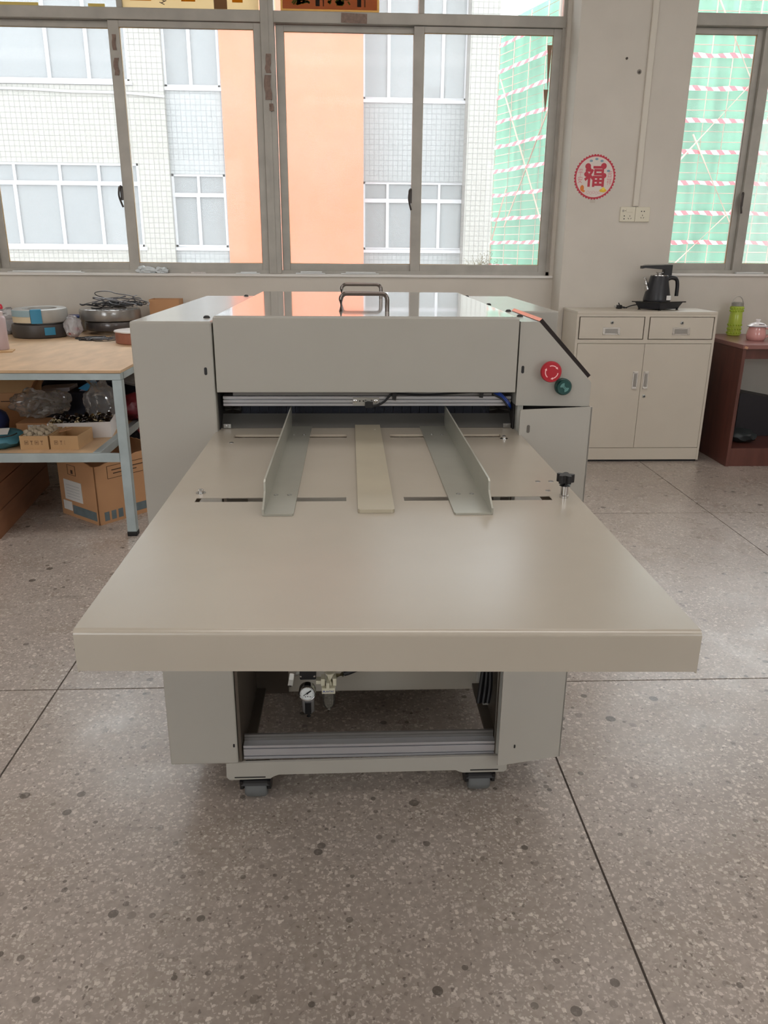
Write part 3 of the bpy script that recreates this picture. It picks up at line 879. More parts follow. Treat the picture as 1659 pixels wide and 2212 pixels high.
for (x, r, m_) in ((.011, .0042, M_CHROME), (.0205, .0014, M_BLACK), (.0275, .0014, M_BLACK), (.032, .003, M_CHROME), (.0445, .003, M_CHROME), (.053, .0042, M_CHROME)):
    bm = N(); lathe(bm, [(r, 0), (r*.95, -.002), (r*.5, -.003), (0, -.0026)], (x, 1.5712, .9565), 14, axis='Y'); P('bolt', bm, m_, sb, True)
bm = N(); box(bm, .031, .047, 1.564, 1.5712, .943, .956, .001); P('sensor', bm, M_BLACK, sb)
cpts = [(.045, 1.566, .9465), (.058, 1.566, .949), (.070, 1.566, .956), (.080, 1.567, .966), (.09, 1.568, .9715), (.15, 1.569, .969), (.20, 1.569, .9715), (.25, 1.569, .975), (.33, 1.57, .974)]
bm = N(); tube(bm, smoothpath(cpts, 5), .0022, 7); P('sensor_cable', bm, M_CABLE, None, True)
for (x, z) in ((.0905, .966), (.268, .971)):
    bm = N(); rotbox(bm, (x, 1.566, z), (.008, .0015, .014), ry=.12); box(bm, x-.004, x+.004, 1.566, 1.574, z+.005, z+.0065); P('cable_clip', bm, M_BLACK)
for k, m_ in enumerate((M_BLUE, M_BLUE, M_CABLE)):
    bm = N(); o_ = .006*k
    tube(bm, smoothpath([(.272+o_, 1.58, .981), (.295, 1.572, .978-o_*.7), (.312, 1.568, .968-o_*.6), (.327-.001*k, 1.566, .950-o_*.5), (.331, 1.58, .936)], 6), .0024, 7); P('air_tube', bm, m_, None, True)
bm = N()
for k in range(28):
    x = -.225+k*.52/28; box(bm, x+.0004, x+.52/28-.0004, 1.612, 1.622, .905, .9455)
P('brush_curtain', bm, mat('bristle_black', (26, 30, 42), .8, bump=.5, bscale=400))
for (a, b) in ((-.258, -.226), (.293, .333)):
    bm = N(); cyl(bm, (a, 1.607, .934), (b, 1.607, .934), .005, 16); P('roller_end', bm, M_STEEL, None, True)
bm = N(); prism(bm, [(1.574, .9005), (1.604, .9245), (1.606, .9238), (1.5765, .8995)], -.262, .3365, 'X')
lip = P('entry_plate', bm, mat('grey_satin_sheet', (104, 103, 100), .4, metal=.4))
for x in (-.250, .325):
    bm = N(); box(bm, x-.008, x+.008, 1.570, 1.576, .9005, .9095, .001); lathe(bm, [(.003, 0), (.0028, -.002), (0, -.0025)], (x, 1.570, .9055), 12, axis='Y'); P('corner_bracket', bm, M_STEEL, lip)
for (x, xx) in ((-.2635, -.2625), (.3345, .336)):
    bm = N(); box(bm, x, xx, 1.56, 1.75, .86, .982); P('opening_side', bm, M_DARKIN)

# --- the tray
ZT_ = .900
def skew(y, x): return y - (.033*(x+.268) if y < .75 else 0.0)
tr_b = N()
xb = [-.268, -.226, -.006, .079, .299, .341]
yb = [.690, 1.084, 1.104, 1.489, 1.515, 1.590]
for i in range(5):
    for j in range(5):
        hole = (i in (1, 3)) and (j in (1, 3))
        x0, x1, y0, y1 = xb[i], xb[i+1], yb[j], yb[j+1]
        c = [(x0, skew(y0, x0), ZT_), (x1, skew(y0, x1), ZT_), (x1, y1, ZT_), (x0, y1, ZT_)]
        if not hole: quad(tr_b, *c)
        else:
            for k in range(4):
                p, q = c[k], c[(k+1) % 4]
                dz_ = .0012 if j == 1 else .0045; quad(tr_b, p, q, (q[0], q[1], q[2]-dz_), (p[0], p[1], p[2]-dz_))
# rounded front lip and skirts
prof = [(.690, ZT_)]
for k in range(1, 7):
    t = PI/2*k/6; prof.append((.690-.006*math.sin(t), ZT_-.006*(1-math.cos(t))))
prof += [(.684, .856), (.688, .8545), (.70, .8545)]
for k in range(len(prof)-1):
    (ya, za), (yb_, zb_) = prof[k], prof[k+1]
    quad(tr_b, (-.268, skew(ya, -.268), za), (.341, skew(ya, .341), za), (.341, skew(yb_, .341), zb_), (-.268, skew(yb_, -.268), zb_))
for x in (-.268, .341):
    quad(tr_b, (x, skew(.690, x), ZT_), (x, 1.59, ZT_), (x, 1.59, .8545), (x, skew(.690, x), .8545))
    quad(tr_b, (x, skew(.690, x), ZT_), (x, skew(.684, x), ZT_-.006), (x, skew(.684, x), .8545), (x, skew(.690, x), .8545))
    s = 1 if x < 0 else -1
    quad(tr_b, (x, .72, .8545), (x, 1.59, .8545), (x+.02*s, 1.59, .8545), (x+.02*s, .72, .8545))
bmesh.ops.remove_doubles(tr_b, verts=tr_b.verts[:], dist=1e-5)
tray = P('feed_tray', tr_b, M_TRAY, None, False, 'long flat grey feed tray with slots, warm reflection in its colour')
md = tray.modifiers.new('sheet', 'SOLIDIFY'); md.thickness = .0015; md.offset = -1
bm = N(); box(bm, -.24, .32, 1.48, 1.53, .885, .8935); P('slot_backing', bm, mat('light_sheet', (206, 196, 180), .35), tray)
bm = N(); box(bm, -.24, .32, 1.07, 1.12, .872, .882); P('slot_channel', bm, M_DARKIN, tray)
bm = N()
for k in range(36):
    x = -.222+k*.2145/36; box(bm, x, x+.0032, 1.087, 1.0955, .882, .8885)
box(bm, -.225, -.006, 1.086, 1.0965, .8805, .884)
P('toothed_belt', bm, mat('belt_grey', (74, 68, 60), .5), tray)
bm = N(); box(bm, .21, .235, 1.09, 1.10, .884, .892, .001); box(bm, .238, .275, 1.088, 1.1, .884, .8905, .001); P('clamp_block', bm, M_STEEL, tray)
def guide(side, xw, xa, xb_):
    bm = N()
    prism(bm, rrect(min(xa, xb_), max(xa, xb_), 1.018, 1.582, .004, 3), ZT_+.0002, ZT_+.0030, 'Z')
    t = .0026 if side < 0 else -.0026
    prism(bm, [(1.018, ZT_+.001), (1.018, .9095), (1.022, .9115), (1.045, .9225), (1.050, .9265), (1.052, .939), (1.058, .9415), (1.588, .9425), (1.588, ZT_+.001)], min(xw, xw+t), max(xw, xw+t), 'X')
    g = P('side_guide', bm, M_GUIDE, None, False, 'angled metal paper guide, %s one' % ('left' if side < 0 else 'right'))
    m_ = (xa+xb_)/2
    for y in (1.107, 1.50):
        for dx in (-.010, .010):
            bm = N(); lathe(bm, [(.0035, 0), (.0035, .0006), (.0018, .0007), (.0012, -.0002), (0, -.0002)], (m_+dx, y, ZT_+.003), 12); P('countersunk_screw', bm, M_STEEL, g, True)
guide(-1, -.1215, -.1215, -.0785)
guide(1, .1985, .1985, .1445)
bm = N(); prism(bm, rrect(.0105, .0618, 1.028, 1.592, .005, 4), ZT_+.0002, ZT_+.0055, 'Z'); st = P('centre_strip', bm, M_STRIP)
bm = N(); lathe(bm, [(.0018, 0), (.0012, .0005), (0, .0006)], (.05, 1.535, ZT_+.0055), 8); P('rivet', bm, M_WHITE, st)
for (x, y) in ((-.2245, 1.128), (.3005, 1.474)):
    bm = N(); lathe(bm, [(.0075, 0), (.0075, .001), (.0042, .001), (.0042, .005), (.003, .006), (0, .0055)], (x, y, ZT_), 16); P('stop_bolt', bm, M_CHROME, tray, True)
for (x, y) in ((.299, 1.18), (.320, 1.18), (.303, 1.13), (-.2245, 1.448)):
    bm = N(); lathe(bm, [(.0042, 0), (.0040, .0006), (.002, .0007), (0, .0002)], (x, y, ZT_), 12); P('countersunk_screw', bm, M_STEEL, tray, True)
bm = N(); lathe(bm, [(.0065, 0), (.0065, .004), (.0058, .0045), (.0058, .020), (0, .020)], (.3185, 1.095, ZT_), 20); kn = P('knob_post', bm, M_CHROME, tray, True)
bm = N(); n = 60; prof_ = []
pts = [( (.0108+.0028*math.cos(5*2*PI*k/n))*math.cos(2*PI*k/n), (.0108+.0028*math.cos(5*2*PI*k/n))*math.sin(2*PI*k/n)) for k in range(n)]
prism(bm, [(.3185+x, 1.095+y) for x, y in pts], ZT_+.024, ZT_+.036, 'Z'); cyl(bm, (.3185, 1.095, ZT_+.019), (.3185, 1.095, ZT_+.026), .0085, 16)
P('star_knob', bm, M_BLACK, tray, False, 'black five-lobed clamping knob')

# --- undercarriage
bm = N()
plate = [(-.2925, .113), (-.2935, .076), (-.287, .068), (-.192, .070), (-.186, .0745), (-.180, .0775), (-.172, .0805), (.245, .0825), (.252, .0785), (.262, .0755), (.360, .0755), (.3665, .082), (.3650, .118), (.346, .121), (-.2535, .115)]
prism(bm, plate, YF-.001, YF+.006, 'Y'); ch = P('chassis_plate', bm, M_PAINT)
for (a, b, z) in ((-.275, -.203, .0735), (.279, .346, .081)):
    bm = N(); box(bm, a, b, YF-.0018, YF+.002, z, z+.0028); P('plate_slot', bm, M_BLACK, ch)
bm = N(); extrusion(bm, -.2525, .336, YF+.010, .117, .153, (0, .17, .26, .74, .83, 1.0), .022, .006)
P('base_rail', bm, M_EXTR)
bm = N(); box(bm, -.2525, .336, YF+.034, YF+.040, .117, .167); box(bm, -.2525, .336, YF+.0325, YF+.034, .117, .160); P('rail_stiffener', bm, mat('shadow_tone_rail', (120, 118, 116), .4, metal=.5))  # thin second rail, its grey darkened to paint shadow above the base rail
bm = N(); box(bm, -.262, -.2555, YF+.004, 1.86, .112, .86); il = P('inner_side', bm, M_BROWNM)
bm = N(); box(bm, -.2555, -.232, YF+.06, 1.86, .112, .122); P('floor_flange', bm, M_BROWNM, il)
bm = N(); box(bm, .354, .3605, YF+.02, 1.86, .118, .86); box(bm, .336, .358, YF+.008, YF+.014, .1205, .86); ir = P('inner_side', bm, M_BROWNM)
bm = N(); box(bm, .330, .354, YF+.06, 1.86, .112, .122); P('floor_flange', bm, M_BROWNM, ir)
bm = N(); box(bm, -.262, .36, 1.86, 1.868, .105, .86); P('rear_plate', bm, mat('beige_inner_sheet', (178, 172, 160), .35))
bm = N(); box(bm, -.2635, .3395, 2.40, 2.41, .10, .98); P('rear_light_block', bm, M_PAINT)  # unseen panel added to keep rear light off the floor inside
bm = N(); box(bm, -.262, -.17, 1.852, 1.858, .105, .45); P('rear_bracket', bm, M_BROWNM)
for k, x in enumerate((.335, .343, .350)):
    bm = N(); tube(bm, smoothpath([(x, 1.70, .50), (x-.004, 1.70, .30), (x-.012+.004*k, 1.69, .22), (x-.018+.004*k, 1.68, .175)], 5), .006, 8); P('hose', bm, M_CABLE, None, True)
D_ = math.radians
for (x, y) in ((-.229, 1.578), (.307, 1.588), (-.229, 2.30), (.307, 2.36)):
    c = bpy.data.objects.new('caster', None); COL.objects.link(c); c.parent = mc; c.location = Vector((x, y, 0))-mc.location
    bm = N(); box(bm, x-.03, x+.03, y-.032, y+.032, .066, .072, .002)
    cyl(bm, (x, y, .056), (x, y, .067), .022, 20); P('mount', bm, M_BLACK, c)
    bm = N(); lathe(bm, [(.0325, -.033), (.0355, -.033), (.0355, .033), (.0325, .033)], (x, y-.004, .029), 12, D_(35), D_(150), axis='X'); P('shroud', bm, M_BLACK, c)
    for s in (-1, 1):
        bm = N(); prism(bm, [(y-.036, .060), (y-.02, .066), (y+.026, .066), (y+.022, .03), (y-.004, .020), (y-.030, .034)], x+s*.0325-.0035, x+s*.0325+.0035, 'X')
        P('fork', bm, M_BLACK, c)
    bm = N(); lathe(bm, [(.012, -.026), (.024, -.026), (.028, -.021), (.029, 0), (.028, .021), (.024, .026), (.012, .026)], (x, y-.004, .029), 24, axis='X'); P('wheel', bm, M_WHEEL, c, True)

# --- air regulator set hanging inside
reg = bpy.data.objects.new('air_regulator', None); COL.objects.link(reg); reg.parent = mc; reg.location = Vector((-.09, 1.71, .26))-mc.location; REG_UP = .015
bm = N(); box(bm, -.127, -.087, 1.68, 1.72, .232, .30, .003); P('regulator_body', bm, M_BLACK, reg)
for x in (-.124, -.091):
    bm = N(); lathe(bm, [(.003, 0), (.0025, -.002), (0, -.0024)], (x, 1.68, .243), 10, axis='Y'); P('bolt', bm, M_CHROME, reg, True)
bm = N(); lathe(bm, [(.013, .02), (.0212, .018), (.0215, -.002), (.0195, -.0045), (.0178, -.004), (.0178, .0)], (-.109, 1.675, .199), 32, axis='Y'); P('gauge_case', bm, M_CHROME, reg, True)
bm = N(); lathe(bm, [(.018, 0), (0, 0)], (-.109, 1.6745, .199), 32, axis='Y'); P('gauge_dial', bm, M_DIAL, reg, False, 'white pressure dial')
bm = N()
for k in range(19):
    t = PI*1.25-k*PI*1.5/18
    r0 = .0135 if k % 3 == 0 else .0148
    p, q = [Vector((-.109+r*math.cos(t), 1.6738, .199+r*math.sin(t))) for r in (r0, .0165)]
    w_ = Vector((-math.sin(t), 0, math.cos(t)))*.0004
    quad(bm, p-w_, p+w_, q+w_, q-w_)
rotbox(bm, (-.109, 1.6732, .1995), (.024, .0004, .0016), ry=-.62); rotbox(bm, (-.1045, 1.6731, .2027), (.011, .0004, .0036), ry=-.62)
lathe(bm, [(.0026, -.0005), (0, -.0005)], (-.109, 1.6732, .199), 12, axis='Y')
for x in (-.114, -.108, -.102): rotbox(bm, (x, 1.6736, .190-.001*abs(x+.108)*100), (.003, .0004, .0018), ry=.4)
P('gauge_marks', bm, mat('dial_black', (20, 26, 34), .5), reg)
bm = N(); lathe(bm, [(.0155, .190), (.0155, .135), (.012, .130), (0, .130)], (-.109, 1.70, 0), 24); P('filter_bowl_guard', bm, mat('bowl_metal', (170, 170, 172), .25, metal=.5), reg, True)
bm = N(); box(bm, -.1165, -.1005, 1.6815, 1.69, .134, .166, .001); cyl(bm, (-.1075, 1.69, .124), (-.1075, 1.69, .134), .0058, 10); P('drain_window', bm, M_BLACK, reg)
bm = N(); cyl(bm, (-.127, 1.70, .242), (-.146, 1.69, .240), .0052, 12); cyl(bm, (-.146, 1.692, .243), (-.150, 1.672, .222), .0062, 14); P('elbow_fitting', bm, M_WHITE, reg, True)
bm = N(); cyl(bm, (-.150, 1.6725, .2225), (-.1503, 1.671, .2210), .0035, 12); P('elbow_bore', bm, M_BLACK, reg)
bm = N(); box(bm, -.0735, -.0405, 1.675, 1.71, .1955, .211, .001); box(bm, -.0625, -.0545, 1.674, 1.71, .211, .226, .001)
box(bm, -.0755, -.0655, 1.685, 1.71, .212, .231, .001); box(bm, -.0465, -.0375, 1.685, 1.71, .212, .231, .001)
cyl(bm, (-.0535, 1.70, .205), (-.0535, 1.70, .243), .0135, 20); box(bm, -.088, -.072, 1.69, 1.71, .214, .224, .001)
P('lubricator_body', bm, M_CREAM, reg)
bm = N(); lathe(bm, [(.0085, 0), (.0085, .012), (.005, .016), (0, .016)], (-.0535, 1.70, .243), 18); P('sight_dome', bm, M_CLEAR, reg, True)
bm = N(); lathe(bm, [(.0155, .1955), (.0155, .163), (.0135, .152), (.008, .1455), (.004, .144), (.004, .139), (0, .139)], (-.057, 1.695, 0), 24); P('lubricator_bowl', bm, M_CLEAR, reg, True)
bm = N(); cyl(bm, (-.051, 1.695, .150), (-.051, 1.695, .195), .0018, 8); P('oil_tube', bm, M_CLEAR, reg, True)
mb = mat('logo_blue', (40, 70, 150), .5)
text('maker_lettering', 'AirTAC', .0062, Matrix.Translation((-.0530, 1.6745, .2025)) @ FRONT, mb, reg)
bm = N(); prism(bm, [(-.0715, .2005), (-.068, .2055), (-.0645, .2005), (-.066, .2005), (-.068, .2032), (-.070, .2005)], 1.6742, 1.6749, 'Y'); P('logo_mark', bm, mb, reg)
bm = N(); cyl(bm, (-.0375, 1.70, .232), (-.020, 1.70, .236), .0055, 12); cyl(bm, (-.024, 1.70, .235), (-.021, 1.70, .2355), .008, 12); P('brass_fitting', bm, mat('dull_brass', (150, 142, 112), .35, metal=.8), reg, True)
bm = N(); tube(bm, smoothpath([(-.021, 1.70, .2355), (0, 1.70, .243), (.02, 1.70, .255), (.038, 1.70, .278), (.05, 1.70, .31)], 5), .0062, 10); P('air_hose', bm, M_CABLE, reg, True)

for ch_ in reg.children: ch_.location.z += REG_UP

# ================================================================== WORKBENCH AND WHAT IS ON IT
ZB = .752
wb = thing('workbench', 'galvanised steel workbench with chipboard top and lower shelf', 'workbench', (-1.7, 4.25, 0))
def Q(name, bm, m, parent, smooth=False, label=None):
    o = obj(name, bm, m, parent, smooth)
    if label: o['label'] = label
    return o
bm = N(); box(bm, -2.75, -.972, 3.366, 5.12, ZB-.012, ZB, .001); Q('tabletop', bm, M_OSB, wb)
bm = N(); box(bm, -2.75, -.975, 3.370, 3.41, ZB-.042, ZB-.013, .002); Q('front_rail', bm, M_GALV, wb)
bm = N(); box(bm, -1.012, -.973, 3.412, 5.12, ZB-.042, ZB-.013, .002); Q('side_rail', bm, M_GALV, wb)
bm = N(); box(bm, -2.75, -.975, 5.08, 5.119, ZB-.042, ZB-.013, .002); Q('back_rail', bm, M_GALV, wb)
for (x, y) in ((-.9935, 3.391), (-.9935, 5.098), (-2.73, 3.391), (-2.73, 5.098)):
    bm = N()
    box(bm, x-.02, x+.02, y-.019, y-.016, .012, ZB-.0425); box(bm, x+.017, x+.02, y-.0185, y+.019, .012, ZB-.0425)
    box(bm, x-.019, x-.016, y-.016, y+.019, .012, ZB-.0425); box(bm, x-.016, x+.017, y+.016, y+.019, .012, ZB-.0425)
    lg = Q('leg', bm, M_GALV, wb)
    bm = N(); box(bm, x-.022, x+.022, y-.022, y+.022, 0, .022, .003); Q('rubber_foot', bm, M_RUBBER, lg)
ZSH = .386
bm = N(); box(bm, -2.75, -1.135, 3.388, 4.6, ZSH-.012, ZSH); Q('shelf_board', bm, M_OSB, wb)
bm = N(); box(bm, -2.75, -1.0145, 3.372, 3.386, ZSH-.038, ZSH+.002, .001); Q('shelf_front_rail', bm, M_GALV, wb)
bm = N(); box(bm, -1.134, -1.102, 3.388, 4.62, ZSH-.034, ZSH+.004, .002); Q('shelf_side_rail', bm, M_GALV, wb)
bm = N(); box(bm, -2.75, -1.135, 4.601, 4.63, ZSH-.034, ZSH+.004, .002); Q('shelf_back_rail', bm, M_GALV, wb)

def coil(name, label, c, R, r, h, m, segs, group=None, tilt=None):
    t = thing(name, label, 'coil', c, group=group)
    if tilt: t.rotation_euler = tilt
    b_ = .012
    prof = [(r, b_), (r+b_*.6, .002), (R-b_, 0), (R-.003, .004), (R, b_), (R, h-b_), (R-.003, h-.004), (R-b_, h), (r+b_*.6, h-.002), (r, h-b_), (r, b_)]
    bm = N(); lathe(bm, prof, (0, 0, 0), 48)
    for v in bm.verts:
        k = noise.noise(v.co*22+Vector((c[0]*9, 0, 0)))
        v.co.x *= 1+.012*k; v.co.y *= 1+.012*k
    obj('wrapped_roll', bm, m, t, True, local=True)
    for (a0, a1, z0, z1, mm, nm) in segs:
        bm = N()
        lathe(bm, [(R-.004, z0), (R+.004, z0), (R+.004, z1), (R-.004, z1)], (0, 0, 0), 10, a0, a1)
        if z1 >= h-.001: lathe(bm, [(R+.004, z1), (R+.002, h+.003), (r+.03, h+.003), (r+.03, h-.001)], (0, 0, 0), 10, a0, a1)
        obj(nm, bm, mm, t, True, local=True)
    return t
D = math.radians
c1 = (-1.79, 4.70)
coil('wrapped_coil', 'dark wrapped coil with a small blue tape patch, lower of the left pair', (c1[0], c1[1], ZB), .152, .075, .078, M_FOILD,
     [(D(-62), D(-40), .02, .062, M_TAPEB, 'blue_tape')], 'wrapped coils on the bench')
coil('wrapped_coil', 'grey wrapped coil with broad blue tape, upper of the left pair', (c1[0]+.005, c1[1]+.01, ZB+.083), .150, .088, .078, mat('pale_wrap', (168, 168, 164), .35, vary=.25, vscale=9, bump=.3, bscale=30),
     [(D(-106), D(-84), .004, .078, M_TAPEB, 'blue_tape'), (D(-160), D(-107), .008, .04, mat('cream_label', (208, 196, 170), .6), 'cream_label'), (D(-160), D(-107), .041, .075, mat('pale_blue_wrap', (150, 178, 190), .4), 'pale_blue_wrap')], 'wrapped coils on the bench', (.02, -.02, .3))
c2 = (-1.44, 4.90)
coil('wrapped_coil', 'shiny dark film-wrapped coil, lower of the right pair', (c2[0]+.01, c2[1], ZB+.022), .162, .08, .056, mat('shiny_dark_wrap', (92, 88, 88), .2, metal=.4, vary=.3, vscale=8, bump=.5, bscale=25), [], 'wrapped coils on the bench')
coil('wrapped_coil', 'shiny silver film-wrapped coil under loose cables, upper of the right pair', (c2[0], c2[1], ZB+.0785), .178, .09, .070, M_FOIL, [], 'wrapped coils on the bench')
def tangle(name, label, c, R, h, n, r, m, cat='cable', arcs=True):
    t = thing(name, label, cat, c)
    for k in range(n):
        a = random.uniform(0, 2*PI); pts = []
        cx, cy = random.uniform(-.5, .5)*R, random.uniform(-.5, .5)*R
        rr = random.uniform(.25, .6)*R; zz_ = random.uniform(0, h*.25)
        hi = random.uniform(.5, 1.0)*h if (arcs and k % 3 == 0) else h*.3
        m_ = 10
        for j in range(m_+1):
            s = j/m_; al = a+s*random.uniform(4.2, 5.0)
            pts.append((cx+rr*math.cos(al)*(1+.15*random.uniform(-1, 1)), cy+rr*math.sin(al)*.8, r+max(0, zz_+(hi-zz_)*math.sin(PI*s)*(1 if k % 3 == 0 else random.uniform(0, 1)))))
        bm = N(); tube(bm, smoothpath(pts, 4), r*random.choice((.7, 1, 1.2)), 5)
        obj('cable_loop', bm, m if k % 3 else mat('grey_cable', (110, 110, 114), .35), t, True, local=True)
tangle('cable_tangle', 'tangle of thin grey and black cables on the silver coil', (c2[0]+.03, c2[1]-.02, ZB+.1495), .21, .095, 24, .0032, M_CABLE)
tangle('cable_mat', 'flat heap of thin dark cables on the bench before the right coils', (-1.42, 4.55, ZB), .16, .014, 16, .0028, M_CABLE, arcs=False)
t = thing('copper_roll', 'low round copper brown roll with white top at the bench end', 'roll', (-1.13, 4.42, ZB))
bm = N(); lathe(bm, [(0, 0), (.146, 0), (.150, .004), (.150, .056), (.147, .06), (0, .06)], (-1.13, 4.42, ZB), 48); obj('side_band', bm, M_COPPER, t, True)
bm = N(); lathe(bm, [(.148, .0605), (.156, .0612), (.154, .066), (.10, .072), (0, .074)], (-1.13, 4.42, ZB), 48)
for v in bm.verts:
    if v.co.z < ZB+.064: v.co.z += .003*noise.noise(v.co*40)
obj('white_cover', bm, mat('white_film_cover', (224, 216, 212), .3), t, True)
t = thing('plastic_bag', 'clear bag of red and white pieces between the coil pairs', 'bag', (-1.615, 4.70, ZB))
bm = N(); blob(bm, (-1.592, 4.66, ZB+.060), (.046, .05, .062), 2, .35, 2.4, 3, flat=-.060); obj('bag_film', bm, M_BAGW, t)
for k in range(14):
    bm = N(); rotbox(bm, (-1.592+random.uniform(-.028, .028), 4.66+random.uniform(-.03, .03), ZB+random.uniform(.01, .05)), (.03, .009, .009), rz=random.uniform(0, 3), rx=random.uniform(-.5, .5), bev=.001)
    obj('piece', bm, mat('red_piece', (188, 60, 64), .5) if k % 2 else M_WHITE, t)
t = thing('plastic_bag', 'milky bag with dark contents behind the spray can', 'bag', (-2.02, 4.82, ZB))
bm = N(); blob(bm, (-2.02, 4.82, ZB+.07), (.085, .07, .07), 8, .4, 2.2, 3, flat=-.07); obj('bag_film', bm, M_BAGW, t)
bm = N(); blob(bm, (-2.01, 4.83, ZB+.04), (.06, .05, .035), 5, .4, 2.2, 2, flat=-.04); obj('dark_contents', bm, mat('black_stuff', (34, 34, 40), .5), t)
t = thing('blue_lidded_tub', 'white tub with dark blue lid between the coil pairs at the wall', 'tub', (-1.685, 5.0, ZB))
bm = N(); box(bm, -1.735, -1.635, 4.95, 5.06, ZB, ZB+.085, .006); obj('tub', bm, M_WHITE, t)
bm = N(); box(bm, -1.74, -1.63, 4.945, 5.065, ZB+.0855, ZB+.097, .004); obj('lid', bm, mat('blue_lid', (44, 66, 132), .4), t)
t = thing('white_tray', 'white plastic tray at the back left of the bench', 'tray', (-2.2, 4.98, ZB))
bm = N(); box(bm, -2.42, -1.975, 4.90, 5.09, ZB, ZB+.085, .006); obj('box', bm, mat('brown_crate', (150, 122, 100), .7), t)
bm = N(); box(bm, -2.43, -1.965, 4.89, 5.095, ZB+.0855, ZB+.105, .004); lathe(bm, [(.09, 0), (.07, .012), (.05, .012), (.045, 0)], (-2.06, 4.99, ZB+.105), 30); obj('lid', bm, M_WHITE, t)
bm = N(); tube(bm, smoothpath([(-2.155, 5.02, ZB+.106), (-2.145, 5.02, ZB+.135), (-2.13, 5.02, ZB+.135), (-2.135, 5.02, ZB+.155), (-2.15, 5.02, ZB+.15)], 4), .006, 6)
tag(obj('red_clip', bm, mat('bright_red', (214, 30, 60), .4)), 'small bright red clip on the white tray by the wall', 'clip')
t = thing('cardboard_box', 'small open cardboard box at the back wall beside the hood', 'box', (-1.14, 5.03, ZB))
def openbox(t, c, s, h, m, wall=.004, rz=0, base=0, name='wall'):
    M = Matrix.Translation((c[0], c[1], base)) @ Matrix.Rotation(rz, 4, 'Z')
    hx, hy = s[0]/2, s[1]/2
    for (a, b, c_, d) in ((-hx, hx, -hy, -hy+wall), (-hx, hx, hy-wall, hy), (-hx, -hx+wall, -hy+wall, hy-wall), (hx-wall, hx, -hy+wall, hy-wall)):
        bm = N(); box(bm, a, b, c_, d, wall, h); bm.transform(M); obj('side', bm, m, t)
    bm = N(); box(bm, -hx, hx, -hy, hy, 0, wall); bm.transform(M); obj('bottom', bm, m, t)
    return M
openbox(t, (-1.13, 5.03), (.18, .13), .195, M_CARD, .004, 0, ZB)
t = thing('spray_can', 'pale pink spray can at the left end of the bench', 'spray can', (-1.735, 4.02, ZB+.006))
cx, cy = -1.735, 4.03
bm = N(); lathe(bm, [(0, 0), (.030, 0), (.0325, .004), (.0325, .150), (.030, .158), (.024, .164)], (cx, cy, ZB+.0065), 28); obj('can_body', bm, M_SPRAY, t, True)
bm = N(); lathe(bm, [(.0245, .163), (.0245, .182), (.020, .186), (0, .186)], (cx, cy, ZB+.0065), 24); obj('cap', bm, mat('can_cap', (206, 190, 190), .35), t, True)
bm = N(); rotbox(bm, (-1.75, 3.99, ZB+.003), (.16, .10, .006), rz=.25, bev=.001)
tag(obj('wood_offcut', bm, M_CARD2), 'thin pale board offcut under the spray can', 'board')

# ---- on the shelf
def printmarks(t, c, x0, x1, y, z, n, m=None):
    for k in range(n):
        x = x0+(x1-x0)*(k+.5)/n
        bm = N()
        if k % 2 == 0:
            for (a, b, cc, d) in ((-.008, .008, -.009, -.0075), (-.008, .008, .0075, .009), (-.008, -.0065, -.009, .009), (.0065, .008, -.009, .009)):
                box(bm, x+a, x+b, y-.0006, y, z+cc, z+d)
            box(bm, x-.004, x+.004, y-.0006, y, z-.003, z+.003)
        else:
            prism(bm, [(x-.006, z+.009), (x+.006, z+.009), (x+.001, z-.001), (x+.001, z-.007), (x+.005, z-.009), (x-.005, z-.009), (x-.001, z-.007), (x-.001, z-.001)], y-.0006, y, 'Y')
        obj('printed_symbol', bm, m or M_PRINT, t)
t = thing('kraft_box', 'small empty kraft box with printed symbols at the front of the shelf', 'box', (-1.245, 3.545, ZSH))
openbox(t, (-1.275, 3.55), (.125, .19), .062, M_CARD2, .003, -.03, ZSH)
printmarks(t, None, -1.325, -1.235, 3.4555, ZSH+.032, 4, mat('faded_print', (142, 112, 82), .8))
bm = N(); rotbox(bm, (-1.31, 3.58, ZSH+.063), (.06, .05, .002), rz=.3, ry=-.2); obj('flap', bm, M_CARD, t)
t = thing('kraft_box', 'small kraft box full of pale foam pieces beside the teal bag', 'box', (-1.41, 3.545, ZSH))
openbox(t, (-1.41, 3.55), (.125, .19), .062, M_CARD2, .003, 0, ZSH)
printmarks(t, None, -1.455, -1.365, 3.4545, ZSH+.032, 4, MATS['faded_print'])
k = 0
base = N(); blob(base, (0, 0, 0), (.013, .012, .010), 3, .35, 2, 2)
fo = obj('foam_piece', base, M_CORK)
for i in range(5):
    for j in range(7):
        for l in range(2 if (i+j) % 2 else 1):
            o = fo if k == 0 else fo.copy()
            if k: COL.objects.link(o)
            o.location = (-1.455+i*.0225+random.uniform(-.003, .003), 3.472+j*.0255+random.uniform(-.003, .003), ZSH+.052+l*.016+random.uniform(-.002, .003))
            o.rotation_euler = (random.uniform(0, 6), random.uniform(0, 6), random.uniform(0, 6))
            tag(o, 'pale foam piece heaped in the small kraft box', 'foam piece', 'foam pieces in the kraft box'); k += 1
for l in range(2):
    pass
t = thing('white_carton_tray', 'shallow white carton heaped with shiny metal fittings', 'box', (-1.29, 3.76, ZSH))
Mw = openbox(t, (-1.293, 3.765), (.285, .19), .075, M_WCARD, .003, .16, ZSH)
base = N(); lathe(base, [(0, -.009), (.008, -.009), (.008, -.002), (.011, -.001), (.011, .005), (.007, .006), (.007, .010), (0, .010)], (0, 0, 0), 10)
f0 = obj('metal_fitting', base, M_GOLDFIT, None, True)
